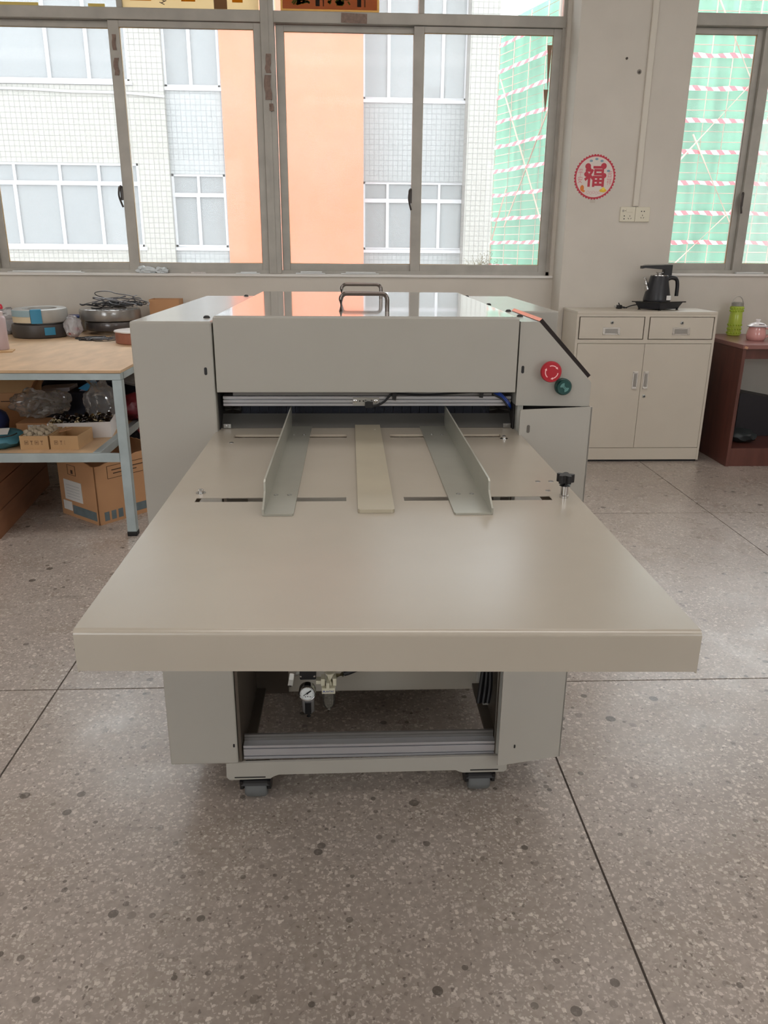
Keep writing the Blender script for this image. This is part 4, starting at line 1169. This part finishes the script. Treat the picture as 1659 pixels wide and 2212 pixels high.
base = N(); lathe(base, [(0, -.009), (.008, -.009), (.008, -.002), (.011, -.001), (.011, .005), (.007, .006), (.007, .010), (0, .010)], (0, 0, 0), 10)
f1 = obj('metal_fitting', base, M_DARKFIT, None, True)
k = 0; used = set()
for i in range(10):
    for j in range(6):
        for l in range(2):
            if l == 1 and (i*3+j) % 2: continue
            dk = random.random() < .6
            src = f1 if dk else f0
            o = src if src.name not in used else src.copy()
            if src.name in used: COL.objects.link(o)
            used.add(src.name)
            o.location = Mw @ Vector((-.122+i*.027+random.uniform(-.004, .004), -.075+j*.030+random.uniform(-.004, .004), .055+l*.017+.008*(j/5)))
            o.rotation_euler = (random.uniform(0, 6), random.uniform(0, 6), random.uniform(0, 6))
            tag(o, ('dark plated' if dk else 'pale gold plated')+' metal fitting heaped in the white carton', 'fitting', 'dark fittings in the white carton' if dk else 'pale fittings in the white carton')
t = thing('kraft_box', 'flat kraft box with a white label behind the foam piece box', 'box', (-1.48, 3.80, ZSH))
bm = N(); box(bm, -1.60, -1.45, 3.74, 3.88, ZSH, ZSH+.058, .002); obj('carton', bm, M_CARD, t)
bm = N(); box(bm, -1.545, -1.462, 3.739, 3.7398, ZSH+.02, ZSH+.05); obj('label_sticker', bm, M_PAPER, t)
bm = N(); box(bm, -1.535, -1.49, 3.7384, 3.7389, ZSH+.038, ZSH+.041); box(bm, -1.535, -1.475, 3.7384, 3.7389, ZSH+.030, ZSH+.032); obj('printed_line', bm, M_PRINT, t)
t = thing('plastic_bag', 'large crumpled clear plastic bag on the labelled kraft box', 'bag', (-1.58, 4.02, ZSH))
bm = N(); blob(bm, (-1.545, 3.86, ZSH+.1285), (.105, .07, .062), 11, .45, 2.3, 4, flat=-.066); 
blob(bm, (-1.46, 3.92, ZSH+.13), (.06, .05, .05), 13, .5, 2.5, 3)
obj('bag_film', bm, M_BAG, t)
t = thing('plastic_bag', 'clear knotted plastic bag standing behind the white carton', 'bag', (-1.27, 3.98, ZSH))
bm = N(); blob(bm, (-1.255, 3.98, ZSH+.105), (.085, .06, .105), 17, .4, 2.2, 4, flat=-.105)
pts = [(-1.29, 3.99, ZSH+.16), (-1.30, 4.0, ZSH+.21), (-1.315, 4.0, ZSH+.25)]
tube(bm, pts, [.05, .02, .035], 9, caps=False)
obj('bag_film', bm, M_BAG, t)
bm = N(); prism(bm, [(-1.40, ZSH+.17), (-1.32, ZSH+.215), (-1.315, ZSH+.175), (-1.35, ZSH+.155)], 4.07, 4.12)
bl = thing('blue_plastic_sleeve', 'bright blue plastic sleeve lying on the navy case in the shelf', 'sleeve', (-1.36, 4.1, ZSH+.15)); obj('sleeve', bm, M_CYAN, bl)
bm = N(); prism(bm, [(-1.40, ZSH+.1555), (-1.36, ZSH+.1555), (-1.35, ZSH+.162), (-1.38, ZSH+.17)], 4.08, 4.11); obj('sleeve_fold', bm, mat('lilac_film', (150, 150, 180), .4), bl)
bm = N(); box(bm, -1.46, -1.24, 4.05, 4.35, ZSH, ZSH+.155, .01)
tag(obj('navy_case', bm, mat('dark_navy', (28, 32, 52), .5)), 'dark navy plastic case deep in the bench shelf', 'case')
t = thing('white_carton', 'white folded carton leaning deep in the bench shelf', 'box', (-1.50, 4.12, ZSH))
bm = N(); rotbox(bm, (-1.55, 4.20, ZSH+.12), (.17, .13, .08), ry=-.06, bev=.002); obj('carton', bm, mat('greyish_white_card', (190, 190, 196), .7), t)
bm = N(); rotbox(bm, (-1.55, 4.20, ZSH+.04), (.16, .12, .08), bev=.002); obj('under_carton', bm, M_DARKBOX, t)
t = thing('cardboard_box', 'open brown cardboard box at the left of the bench shelf', 'box', (-1.74, 4.1, ZSH))
openbox(t, (-1.80, 4.07), (.30, .24), .165, M_CARD, .005, .1, ZSH)
bm = N(); rotbox(bm, (-1.66, 4.0, ZSH+.195), (.20, .004, .09), rx=-.55, rz=.12); obj('flap', bm, M_CARD2, t)
bm = N(); rotbox(bm, (-1.60, 4.05, ZSH+.19), (.004, .24, .075), ry=.5, rz=.1); obj('flap', bm, M_CARD, t)
bm = N(); rotbox(bm, (-1.785, 3.9155, ZSH+.095), (.04, .002, .06), rz=.1); obj('label_sticker', bm, M_PAPER, t)
bm = N(); rotbox(bm, (-1.68, 3.926, ZSH+.13), (.11, .001, .004), rz=.1); obj('printed_line', bm, M_PRINT, t)
bm = N(); blob(bm, (-1.72, 3.78, ZSH+.062), (.07, .06, .065), 21, .15, 2, 3, flat=-.062)
tag(obj('blue_bag', bm, M_NAVY, None, True), 'dark blue bag at the left edge of the shelf', 'bag')
t = thing('teal_pouch', 'teal fabric pouch with a grey label on the shelf front', 'pouch', (-1.53, 3.52, ZSH))
bm = N(); blob(bm, (-1.58, 3.53, ZSH+.035), (.092, .11, .042), 23, .18, 2, 3, flat=-.035); obj('pouch', bm, M_TEAL, t, True)
bm = N(); rotbox(bm, (-1.57, 3.48, ZSH+.077), (.085, .05, .002), rz=.15, rx=.35); obj('label_sticker', bm, M_PAPER, t)
bm = N(); tube(bm, smoothpath([(-1.60, 3.45, ZSH+.065), (-1.54, 3.44, ZSH+.062), (-1.50, 3.45, ZSH+.067), (-1.49, 3.48, ZSH+.07)], 4), .003, 5); obj('cord', bm, M_CABLE, t)
t = thing('maroon_bag', 'maroon plastic bag hanging behind the bench leg', 'bag', (-1.15, 4.3, .3))
bm = N(); blob(bm, (-1.12, 4.10, ZSH+.07), (.10, .09, .068), 31, .35, 2.3, 3); obj('bag_film', bm, M_MAROON, t, True)
bm = N(); tube(bm, [(-1.055, 3.95, .44), (-1.045, 3.93, .37), (-1.045, 3.93, .33)], [.03, .034, .012], 9); obj('hanging_corner', bm, mat('red_film', (176, 40, 54), .3), t, True)
t = thing('dark_film_roll', 'large dark film bundle filling the back of the shelf', 'bundle', (-1.5, 4.45, ZSH))
bm = N(); box(bm, -2.4, -1.12, 4.40, 4.58, ZSH, ZSH+.30, .02); obj('bundle', bm, mat('near_black_film', (26, 27, 38), .35), t)
bm = N(); rotbox(bm, (-1.15, 4.2, ZSH+.22), (.10, .16, .012), rx=.5, ry=.3); obj('loose_film', bm, M_BAG, t)

# ---- under the bench
t = thing('cardboard_carton', 'large worn cardboard carton with blue print under the bench', 'carton', (-1.18, 3.75, 0))
A = Vector((-1.182, 3.52)); dirL = Vector((-.233, .196)).normalized(); dirR = Vector((.168, .217)).normalized()
dirL = Vector((-.77, .64)).normalized(); dirR = Vector((.64, .77)).normalized()
LL, LR, Hc = .305, .36, .285
B = A+dirL*LL; Cc = A+dirR*LR; Dd = B+dirR*LR
def wallpanel(p, q, h0, h1, nm, th=.005, n=14, amp=.008):
    bm = N(); d_ = (q-p); nr = Vector((-d_.y, d_.x)).normalized()*th; prev = None
    for k in range(n+1):
        s_ = k/n; u = p+d_*s_; hh = h0+(h1-h0)*s_+amp*noise.noise(Vector((s_*9+p.x*7, p.y, 0)))
        bul = .012*math.sin(PI*s_)
        c_ = [bm.verts.new((u.x+o_[0], u.y+o_[1], z)) for (o_, z) in (((0, 0), 0), ((0, 0), hh), ((nr.x, nr.y), hh), ((nr.x, nr.y), 0))]
        if prev:
            for e in range(4): bm.faces.new((prev[e], prev[(e+1) % 4], c_[(e+1) % 4], c_[e]))
        prev = c_
    obj(nm, bm, M_CARD, t)
wallpanel(A, B, .285, .31, 'side'); wallpanel(Cc, A, .325, .285, 'side'); wallpanel(B, Dd, .31, .33, 'side'); wallpanel(Dd, Cc, .33, .325, 'side')
bm = N(); prism(bm, [tuple(A), tuple(Cc), tuple(Dd), tuple(B)], .001, .006, 'Z'); obj('bottom', bm, M_CARD, t)
def onpanel(p, q, s0, s1, z0, z1, m, nm, out=.0012):
    d_ = q-p; nr = Vector((d_.y, -d_.x)).normalized()
    if nr.y > 0: nr = -nr
    bm = N(); P_ = [p+d_*s0, p+d_*s1]
    box_ = []
    for o_ in (0.0, out+.0052):
        for u in P_:
            for z in (z0, z1): box_.append(bm.verts.new((u.x+nr.x*o_, u.y+nr.y*o_, z)))
    for f in ((0, 1, 3, 2), (4, 5, 7, 6), (0, 1, 5, 4), (2, 3, 7, 6), (0, 2, 6, 4), (1, 3, 7, 5)): bm.faces.new([box_[i] for i in f])
    obj(nm, bm, m, t)
onpanel(A, B, .04, .68, .018, .062, M_PBLUE, 'blue_print')
for k in range(4): onpanel(A, Cc, .07+k*.105, .14+k*.105, .015, .058, M_PBLUE, 'blue_print')
onpanel(A, Cc, .50, .99, .022, .062, M_PBLUE, 'blue_print')
onpanel(A, B, .38, .86, .085, .185, M_PAPER, 'label_sticker', .002); onpanel(A, B, .70, .93, .03, .075, M_PAPER, 'label_sticker', .0022)
for k in range(5): onpanel(A, B, .44, .80, .10+k*.015, .1015+k*.015, mat('pale_ink', (170, 174, 178), .7), 'printed_line', .0026)
for (s0, s1, z0, z1) in ((.17, .82, .215, .2165), (.17, .82, .275, .2765), (.17, .175, .215, .275), (.815, .82, .215, .275), (.24, .74, .252, .256), (.26, .62, .235, .239)):
    onpanel(A, Cc, s0, s1, z0, z1, M_PRINT, 'printed_line')
for (s0, s1, z0, z1) in ((.50, .72, .215, .2165), (.50, .72, .262, .2635), (.50, .507, .215, .262), (.713, .72, .215, .262), (.58, .63, .222, .24)):
    onpanel(A, B, s0, s1, z0, z1, M_PRINT, 'printed_symbol')
t = thing('brown_crate', 'long dark brown crate under the left part of the bench', 'crate', (-1.95, 3.75, 0))
for (z0, z1, i_) in ((0, .115, 0), (.117, .23, 1), (.232, .335, 2)):
    bm = N(); prism(bm, [(-1.572-.004*i_, 3.345), (-1.66, 4.20), (-2.55, 4.20), (-2.55, 3.345)], z0, z1, 'Z')
    obj('board', bm, M_CARDD, t)
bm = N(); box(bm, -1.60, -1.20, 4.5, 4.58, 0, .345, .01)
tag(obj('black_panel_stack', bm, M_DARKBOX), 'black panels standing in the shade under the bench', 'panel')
bm = N(); tube(bm, smoothpath([(-1.44, 4.0, ZSH-.012), (-1.43, 3.97, .30), (-1.42, 3.95, .22), (-1.44, 3.95, .14), (-1.45, 3.95, .085)], 5), .0035, 6)
tag(obj('hanging_cord', bm, mat('dusty_cord', (120, 122, 124), .6)), 'thin grey cord hanging below the shelf', 'cord')

# ================================================================== CABINET
CX0, CX1, CY0, CY1, CZ = 1.338, 2.178, 4.64, 4.955, .912
cab = thing('storage_cabinet', 'cream steel cabinet with two drawers and two doors', 'cabinet', (1.76, 4.8, 0))
bm = N()
box(bm, CX0, CX1, CY0, CY1, CZ-.016, CZ, .002)
box(bm, CX0, CX0+.014, CY0, CY1, .012, CZ-.016); box(bm, CX1-.014, CX1, CY0, CY1, .012, CZ-.016)
box(bm, CX0, CX1, CY1-.006, CY1, .012, CZ-.016)
box(bm, CX0+.014, CX1-.014, CY0, CY0+.02, CZ-.030, CZ-.016); box(bm, CX0+.014, CX1-.014, CY0, CY0+.02, .728, .750)
box(bm, 1.745, 1.771, CY0, CY0+.02, .750, CZ-.030)
box(bm, CX0+.014, CX1-.014, CY0+.012, CY0+.03, .02, .745)
obj('body', bm, M_CAB, cab)
bm = N(); box(bm, CX0+.014, CX1-.014, CY0, CY0+.01, .014, .088, .001); obj('plinth', bm, M_CAB, cab)
bm = N(); box(bm, CX0+.005, CX1-.01, CY0+.01, CY1-.01, 0, .014); obj('base', bm, M_DARKIN, cab)
M_HAND = mat('clear_chrome_handle', (214, 210, 204), .2, metal=.6)
def lock(x, z, par):
    bm = N(); lathe(bm, [(.010, .002), (.010, -.003), (.008, -.004), (0, -.0035)], (x, CY0-.001, z), 18, axis='Y'); l = obj('lock', bm, M_STEEL, par, True)
    bm = N(); box(bm, x-.0012, x+.0012, CY0-.0056, CY0-.0044, z-.005, z+.005); lathe(bm, [(.005, -.0045), (0, -.0046)], (x, CY0-.001, z), 12, axis='Y'); obj('keyhole', bm, M_BLACK, l)
for (a, b) in ((1.355, 1.742), (1.774, 2.161)):
    bm = N(); box(bm, a+.003, b-.003, CY0-.0015, CY0+.01, .754, .879, .001); dr = obj('drawer', bm, M_CAB, cab)
    m_ = (a+b)/2
    bm = N(); box(bm, m_-.052, m_+.052, CY0-.0035, CY0-.001, .777, .821, .001); hd = obj('handle', bm, M_HAND, dr)
    bm = N(); box(bm, m_-.038, m_+.038, CY0-.0055, CY0-.0036, .786, .812, .0006); obj('handle_recess', bm, mat('recess_grey', (150, 146, 140), .35, metal=.4), dr)
    for s in (-1, 1):
        bm = N(); box(bm, m_+s*.046-.006, m_+s*.046+.006, CY0-.008, CY0-.0036, .778, .790, .001); obj('handle_post', bm, M_HAND, dr)
    lock(m_, .848, dr)
for i, (a, b) in enumerate(((1.354, 1.7585), (1.7605, 2.162))):
    bm = N(); box(bm, a, b, CY0-.002, CY0+.01, .091, .725, .001); do = obj('door', bm, M_CAB, cab)
    hx = 1.722 if i == 0 else 1.787
    bm = N(); box(bm, hx-.016, hx+.016, CY0-.0045, CY0-.0015, .456, .562, .001); obj('handle', bm, M_HAND, do)
    bm = N(); box(bm, hx-.009, hx+.009, CY0-.0065, CY0-.0046, .470, .548, .0006); obj('handle_recess', bm, MATS['recess_grey'], do)
    for z in (.462, .556):
        bm = N(); box(bm, hx-.012, hx+.012, CY0-.009, CY0-.0046, z-.005, z+.005, .001); obj('handle_post', bm, M_HAND, do)
    if i == 1: lock(1.788, .412, do)
# kettle set
ts = thing('tea_hob', 'black electric tea hob with water pump arm on the cabinet', 'hob', (1.875, 4.80, CZ))
kx, ky, kz = 1.875, 4.80, CZ
bm = N()
prism(bm, [(kx-.165, ky), (kx-.03, ky-.10), (kx+.165, ky-.01), (kx+.03, ky+.10)], kz+.044, kz+.050, 'Z'); obj('glass_top', bm, mat('black_glass', (18, 18, 20), .08), ts)
bm = N()
top = [(kx-.145, ky), (kx-.025, ky-.088), (kx+.145, ky-.01), (kx+.025, ky+.088)]; bot = [(kx-.118, ky), (kx-.02, ky-.078), (kx+.118, ky-.008), (kx+.02, ky+.072)]
A_ = [bm.verts.new((x, y, kz+.044)) for x, y in top]; B_ = [bm.verts.new((x, y, kz+.006)) for x, y in bot]
bm.faces.new(A_); bm.faces.new(B_)
for i in range(4): bm.faces.new((A_[i], A_[(i+1) % 4], B_[(i+1) % 4], B_[i]))
obj('hob_body', bm, M_KETTLE, ts)
for (x, y) in bot:
    bm = N(); cyl(bm, (x*.97+kx*.03, y, kz), (x*.97+kx*.03, y, kz+.012), .011, 12); obj('foot', bm, M_RUBBER, ts)
bm = N(); tube(bm, smoothpath([(kx-.10, ky+.02, kz+.03), (kx-.15, ky+.03, kz+.022), (kx-.19, ky+.05, kz+.006), (kx-.215, ky+.06, kz+.02), (kx-.225, ky+.06, kz+.035)], 5), .0035, 6); obj('power_cord', bm, M_CABLE, ts, True)
bm = N(); cyl(bm, (kx+.07, ky+.07, kz+.05), (kx+.055, ky+.075, kz+.235), .016, 14); box(bm, kx+.035, kx+.085, ky+.055, ky+.095, kz+.19, kz+.26, .004)
prism(bm, [(kx-.105, kz+.252), (kx+.07, kz+.258), (kx+.07, kz+.232), (kx+.02, kz+.232), (kx-.085, kz+.24), (kx-.105, kz+.236)], ky+.045, ky+.085, 'Y')
obj('pump_arm', bm, M_BLACK, ts)
bm = N(); prism(bm, [(kx-.095, kz+.2535), (kx+.07, kz+.2595), (kx+.07, kz+.264), (kx-.08, kz+.259)], ky+.045, ky+.085, 'Y'); obj('arm_cover', bm, M_GREYC, ts)
kt = thing('kettle', 'black electric kettle with silver spout on the tea hob', 'kettle', (kx, ky, kz+.05))
kb = kz+.0505
bm = N(); lathe(bm, [(0, 0), (.078, 0), (.080, .004), (.080, .012), (.052, .142), (.050, .146)], (kx-.018, ky-.01, kb), 36); obj('kettle_body', bm, M_KETTLE, kt, True)
bm = N(); lathe(bm, [(.050, .1455), (.0515, .147), (.0505, .151), (.045, .152), (.018, .153), (.012, .157), (.022, .166), (.020, .168), (0, .168)], (kx-.018, ky-.01, kb), 28); obj('lid', bm, M_CHROME, kt, True)
bm = N(); tube(bm, smoothpath([(kx-.080, ky-.01, kb+.062), (kx-.092, ky-.012, kb+.09), (kx-.100, ky-.012, kb+.118), (kx-.112, ky-.013, kb+.137)], 4), [.016]*3+[.012]*4+[.008]*6, 10); obj('spout', bm, M_CHROME, kt, True)
bm = N()
tube(bm, smoothpath([(kx+.030, ky-.01, kb+.125), (kx+.055, ky-.01, kb+.136), (kx+.085, ky-.01, kb+.130), (kx+.098, ky-.01, kb+.10), (kx+.100, ky-.01, kb+.03)], 5), [.013]*11+[.011]*10, 10)
obj('handle', bm, M_BLACK, kt, True)
bm = N(); box(bm, kx+.012, kx+.038, ky-.0845, ky-.083, kb+.01, kb+.036); bm.transform(Matrix.Identity(4)); obj('sticker', bm, M_PAPER, kt)
pg = thing('power_plug', 'small black plug with steel pins lying on the cabinet', 'plug', (1.655, 4.86, CZ))
bm = N(); rotbox(bm, (1.655, 4.86, CZ+.012), (.028, .03, .022), rz=.3, bev=.004); obj('plug_body', bm, M_BLACK, pg)
bm = N(); rotbox(bm, (1.632, 4.853, CZ+.015), (.02, .006, .012), rz=.3, bev=.001); obj('pins', bm, M_CHROME, pg)
bm = N(); tube(bm, smoothpath([(1.668, 4.864, CZ+.012), (1.69, 4.87, CZ+.01), (1.705, 4.86, CZ+.004)], 4), .003, 6); obj('cord_end', bm, M_CABLE, pg)

# ================================================================== DESK
dk = thing('desk', 'dark red-brown wooden desk with pale worn top at the right edge', 'desk', (2.9, 4.8, 0))
DX, DY, DZ = 2.296, 4.512, .735
bm = N(); box(bm, DX, 3.5, DY, 5.14, DZ-.025, DZ, .002); obj('desk_top', bm, M_DESKT, dk)
bm = N(); box(bm, DX+.004, DX+.024, DY+.006, 5.12, 0, DZ-.0255, .001); obj('side_panel', bm, M_DESK, dk)
bm = N(); box(bm, 3.46, 3.48, DY+.006, 5.12, 0, DZ-.0255, .001); obj('side_panel', bm, M_DESK, dk)
bm = N(); box(bm, DX+.025, 3.459, DY+.03, DY+.05, DZ-.085, DZ-.0255); obj('apron', bm, M_DESK, dk)
bm = N(); box(bm, DX+.025, 3.459, DY+.012, DY+.05, 0, .112, .001); obj('foot_rail', bm, M_DESK, dk)
bm = N(); box(bm, DX+.025, 3.459, DY+.05, 5.12, .095, .11); obj('bottom_board', bm, M_DESK, dk)
bm = N(); rotbox(bm, (2.314, DY-.0012, DZ-.016), (.02, .003, .014), ry=.3); obj('chipped_corner', bm, mat('bare_wood', (196, 150, 120), .7), dk)
bm = N(); prism(bm, [(2.50, .112), (2.50, .39), (2.53, .392), (3.2, .27), (3.2, .112)], 4.86, 5.08, 'Y')
tag(obj('dark_case', bm, M_DARKBOX), 'black slanted case standing inside the desk', 'case')
bm = N(); blob(bm, (2.47, 4.72, .150), (.085, .08, .042), 41, .25, 2.2, 3, flat=-.039)
tag(obj('dark_pouch', bm, mat('dark_green_cloth', (44, 50, 52), .5), None, True), 'dark green pouch lying in the desk foot space', 'pouch')
# bottle
bx, by = 2.487, 5.045
bt = thing('water_bottle', 'lime green dimpled water bottle with loop cap', 'bottle', (bx, by, DZ))
prof = [(0, 0), (.036, 0), (.0405, .004), (.041, .012), (.0405, .10), (.0385, .125), (.037, .145), (.0395, .165), (.041, .175), (.041, .182), (.036, .184)]
bm = N(); lathe(bm, prof, (bx, by, DZ), 40); obj('bottle_body', bm, M_LIME, bt, True)
dim = N()
for r_ in range(5):
    for k in range(16):
        z = (.018, .043, .068, .155, .172)[r_]; a = 2*PI*k/16+.1*r_
        R_ = .0415 if r_ < 3 else .0395
        blob(dim, (bx+R_*math.cos(a), by+R_*math.sin(a), DZ+z), (.005, .005, .0065), 1, 0, 1, 1)
obj('dimples', dim, mat('lime_dark', (158, 186, 46), .25, coat=.3), bt, True)
bm = N(); lathe(bm, [(.037, .1842), (.037, .205), (.034, .208), (0, .208)], (bx, by, DZ), 30); obj('cap', bm, M_GREYC, bt, True)
bm = N(); tube(bm, [(bx+.034*math.cos(PI*k/14), by, DZ+.203+.042*math.sin(PI*k/14)) for k in range(15)], .004, 8); obj('carry_loop', bm, mat('loop_grey', (196, 192, 184), .4), bt, True)
# mug
mx, my = 2.492, 4.765
mg = thing('enamel_mug', 'pink enamel mug with white lid on the desk', 'mug', (mx, my, DZ))
bm = N(); lathe(bm, [(0, 0), (.046, 0), (.053, .006), (.057, .028), (.053, .055), (.046, .078), (.047, .082), (.044, .082), (.042, .07)], (mx, my, DZ), 40); obj('mug_body', bm, M_ENAMEL, mg, True)
bm = N(); lathe(bm, [(.040, .0825), (.058, .0825), (.059, .085), (.045, .099), (.02, .108), (.012, .109), (.011, .116), (.015, .120), (.014, .126), (0, .127)], (mx, my, DZ), 40); ld_ = obj('lid', bm, M_ENAMELW, mg, True)
bm = N(); lathe(bm, [(.0592, .0832), (.0595, .0848), (.058, .0858)], (mx, my, DZ), 40); obj('lid_rim', bm, M_NAVY, ld_, True)
bm = N()
for k in range(5): rotbox(bm, (mx-.012+.007*k, my-.047, DZ+.0985+.001*(k % 2)), (.006, .003, .0025), rx=-.9, rz=.1*k)
obj('lid_motif', bm, mat('motif_brown', (96, 70, 84), .4), ld_)
bm = N(); tube(bm, smoothpath([(mx+.05, my, DZ+.070), (mx+.078, my, DZ+.068), (mx+.085, my, DZ+.045), (mx+.07, my, DZ+.022), (mx+.053, my, DZ+.016)], 5), .0055, 8); obj('handle', bm, M_ENAMEL, mg, True)

# ================================================================== ON THE PILLAR
fx, fz = 1.464, 1.663
fu = thing('festive_sticker', 'round red-rimmed festive paper sticker on the pillar', 'sticker', (fx, YC, fz))
bm = N(); n = 44*8
pts = []
for k in range(n):
    t_ = 2*PI*k/n; r = .118+.0075*abs(math.sin(22*t_))
    pts.append((fx+r*math.cos(t_), fz+r*math.sin(t_)))
prism(bm, pts, YC-.0016, YC-.0002, 'Y'); obj('red_rim', bm, mat('festive_red', (188, 22, 52), .4), fu)
def disc(r, y, m, nm, c=(fx, fz), sx=1, sz=1):
    bm = N(); prism(bm, [(c[0]+r*sx*math.cos(2*PI*k/48), c[1]+r*sz*math.sin(2*PI*k/48)) for k in range(48)], y-.0006, y, 'Y'); return obj(nm, bm, m, fu)
disc(.112, YC-.0017, mat('pale_pink_paper', (236, 205, 200), .5), 'pink_ring'); disc(.109, YC-.0024, mat('cream_paper', (226, 214, 206), .5), 'paper_disc')
mr = MATS['festive_red']; Y1 = YC-.0034
text('fortune_character', '\u798f', .125, Matrix.Translation((fx+.0, Y1, fz-.004)) @ FRONT, mr, fu, .0003, 1.0, .0028)
mp_ = mat('pale_rose_ink', (214, 132, 140), .5)
text('side_lettering', '\u5e73\n\u5b89', .042, Matrix.Translation((fx-.088, Y1, fz+.002)) @ FRONT, mp_, fu, .0002, .75)
text('side_lettering', '\u5409\n\u7965', .042, Matrix.Translation((fx+.088, Y1, fz-.006)) @ FRONT, mp_, fu, .0002, .75)
bm = N()
for k in range(5):
    c_ = (fx-.035+.017*k, fz-.084-.004*(k % 2)); prev = None
    for j in range(13):
        a = 2*PI*j/12
        q = [(c_[0]+r*math.cos(a), Y1, c_[1]+r*1.1*math.sin(a)) for r in (.006, .0075)]
        if prev: quad(bm, prev[0], q[0], q[1], prev[1])
        prev = q
obj('outlined_lettering', bm, mp_, fu)
disc(.016, Y1, mat('gold_yellow', (228, 186, 30), .4), 'gold_ingot', (fx+.055, fz-.074), 1.35, .62); disc(.010, Y1-.0008, mat('gold_light', (246, 214, 70), .4), 'ingot_crown', (fx+.056, fz-.064), 1.0, .8)
disc(.015, Y1, mat('orange_ink', (222, 124, 44), .5), 'orange_lantern', (fx-.072, fz-.062), .75, 1.15); disc(.008, Y1-.0004, MATS['orange_ink'], 'lantern_tassel', (fx-.062, fz-.078), 1, .8)
for (a, b) in ((.002, .098), (.078, .034), (-.03, .088), (.034, .088)):
    disc(.008, Y1, mat('grey_blue_ink', (128, 160, 176), .5), 'small_cloud', (fx+a, fz+b), 1.2, .8)
for (a, b, r) in ((-.052, .015, .014), (.054, .008, .014), (-.046, .058, .017), (.048, .060, .017)):
    disc(r, Y1, mr, 'red_pompom', (fx+a, fz+b))
bm = N(); box(bm, fx-.016, fx+.016, YC-.0008, YC-.0001, fz-.143, fz-.124); tag(obj('tape_piece', bm, mat('old_tape', (196, 188, 176), .4), fu))

# sockets and trunking
tk = thing('cable_trunking', 'white plastic cable trunking running up the pillar', 'trunking', (1.724, YC, 1.5))
bm = N(); box(bm, 1.706, 1.742, YC-.014, YC, 1.503, ZC-.002, .002); obj('channel', bm, mat('trunking_white', (216, 210, 198), .45), tk)
bm = N(); box(bm, 1.7085, 1.7395, YC-.0165, YC-.0142, 1.503, ZC-.002, .001); obj('cover', bm, MATS['trunking_white'], tk)
M_SOCK = mat('socket_plastic', (222, 216, 196), .4)
def holes(par, cx_, cz_):
    for (dx, dz, rot) in ((0, .008, 0), (-.008, -.006, -.5), (.008, -.006, .5)):
        bm = N(); rotbox(bm, (cx_+dx, YC-.0125, cz_+dz), (.0022, .002, .007), ry=rot); obj('slot', bm, M_BLACK, par)
s1 = thing('wall_socket', 'cream wall socket with switch, left one on the pillar', 'socket', (1.680, YC, 1.458))
bm = N(); box(bm, 1.635, 1.7265, YC-.0115, YC, 1.416, 1.4995, .003); obj('plate', bm, M_SOCK, s1)
bm = N(); box(bm, 1.670, 1.708, YC-.014, YC-.0116, 1.470, 1.488, .001); obj('rocker', bm, M_SOCK, s1)
bm = N(); lathe(bm, [(.007, -.0135), (0, -.0136)], (1.652, YC+.001, 1.477), 14, axis='Y'); obj('indicator', bm, mat('sock_grey', (176, 170, 156), .5), s1)
bm = N(); box(bm, 1.662, 1.668, YC-.0126, YC-.0116, 1.4765, 1.479); obj('mark', bm, M_PRINT, s1)
holes(s1, 1.695, 1.440)
for z in (1.448, 1.432):
    bm = N(); cyl(bm, (1.661, YC-.0130, z), (1.661, YC-.011, z), .0035, 10); obj('slot', bm, M_BLACK, s1)
s2 = thing('wall_socket', 'cream wall socket without switch, right one on the pillar', 'socket', (1.772, YC, 1.458))
bm = N(); box(bm, 1.7275, 1.8165, YC-.0115, YC, 1.416, 1.4995, .003); obj('plate', bm, M_SOCK, s2)
for x in (1.764, 1.780):
    bm = N(); cyl(bm, (x, YC-.0130, 1.475), (x, YC-.011, 1.475), .0035, 10); obj('slot', bm, M_BLACK, s2)
holes(s2, 1.772, 1.445)
bm = N(); lathe(bm, [(.007, .001), (.006, -.006), (.002, -.008), (0, -.008)], (1.589, YC, 2.287), 10, axis='Y')
tag(obj('wall_screw', bm, mat('dark_screw', (70, 62, 56), .5), None, True), 'small dark screw head high on the pillar, upper left one', 'screw')
wp = thing('wall_plug', 'grey wall plug in a chipped hole high on the pillar', 'wall plug', (1.669, YC, 2.221))
bm = N(); lathe(bm, [(.014, .0005), (.012, -.003), (.004, -.004), (0, -.004)], (1.669, YC, 2.221), 9, axis='Y'); obj('chipped_edge', bm, mat('chip_grey', (150, 144, 136), .8), wp)
bm = N(); lathe(bm, [(.007, -.003), (.006, -.007), (0, -.007)], (1.669, YC, 2.219), 8, axis='Y'); obj('plug', bm, mat('plug_dark', (72, 66, 62), .6), wp)
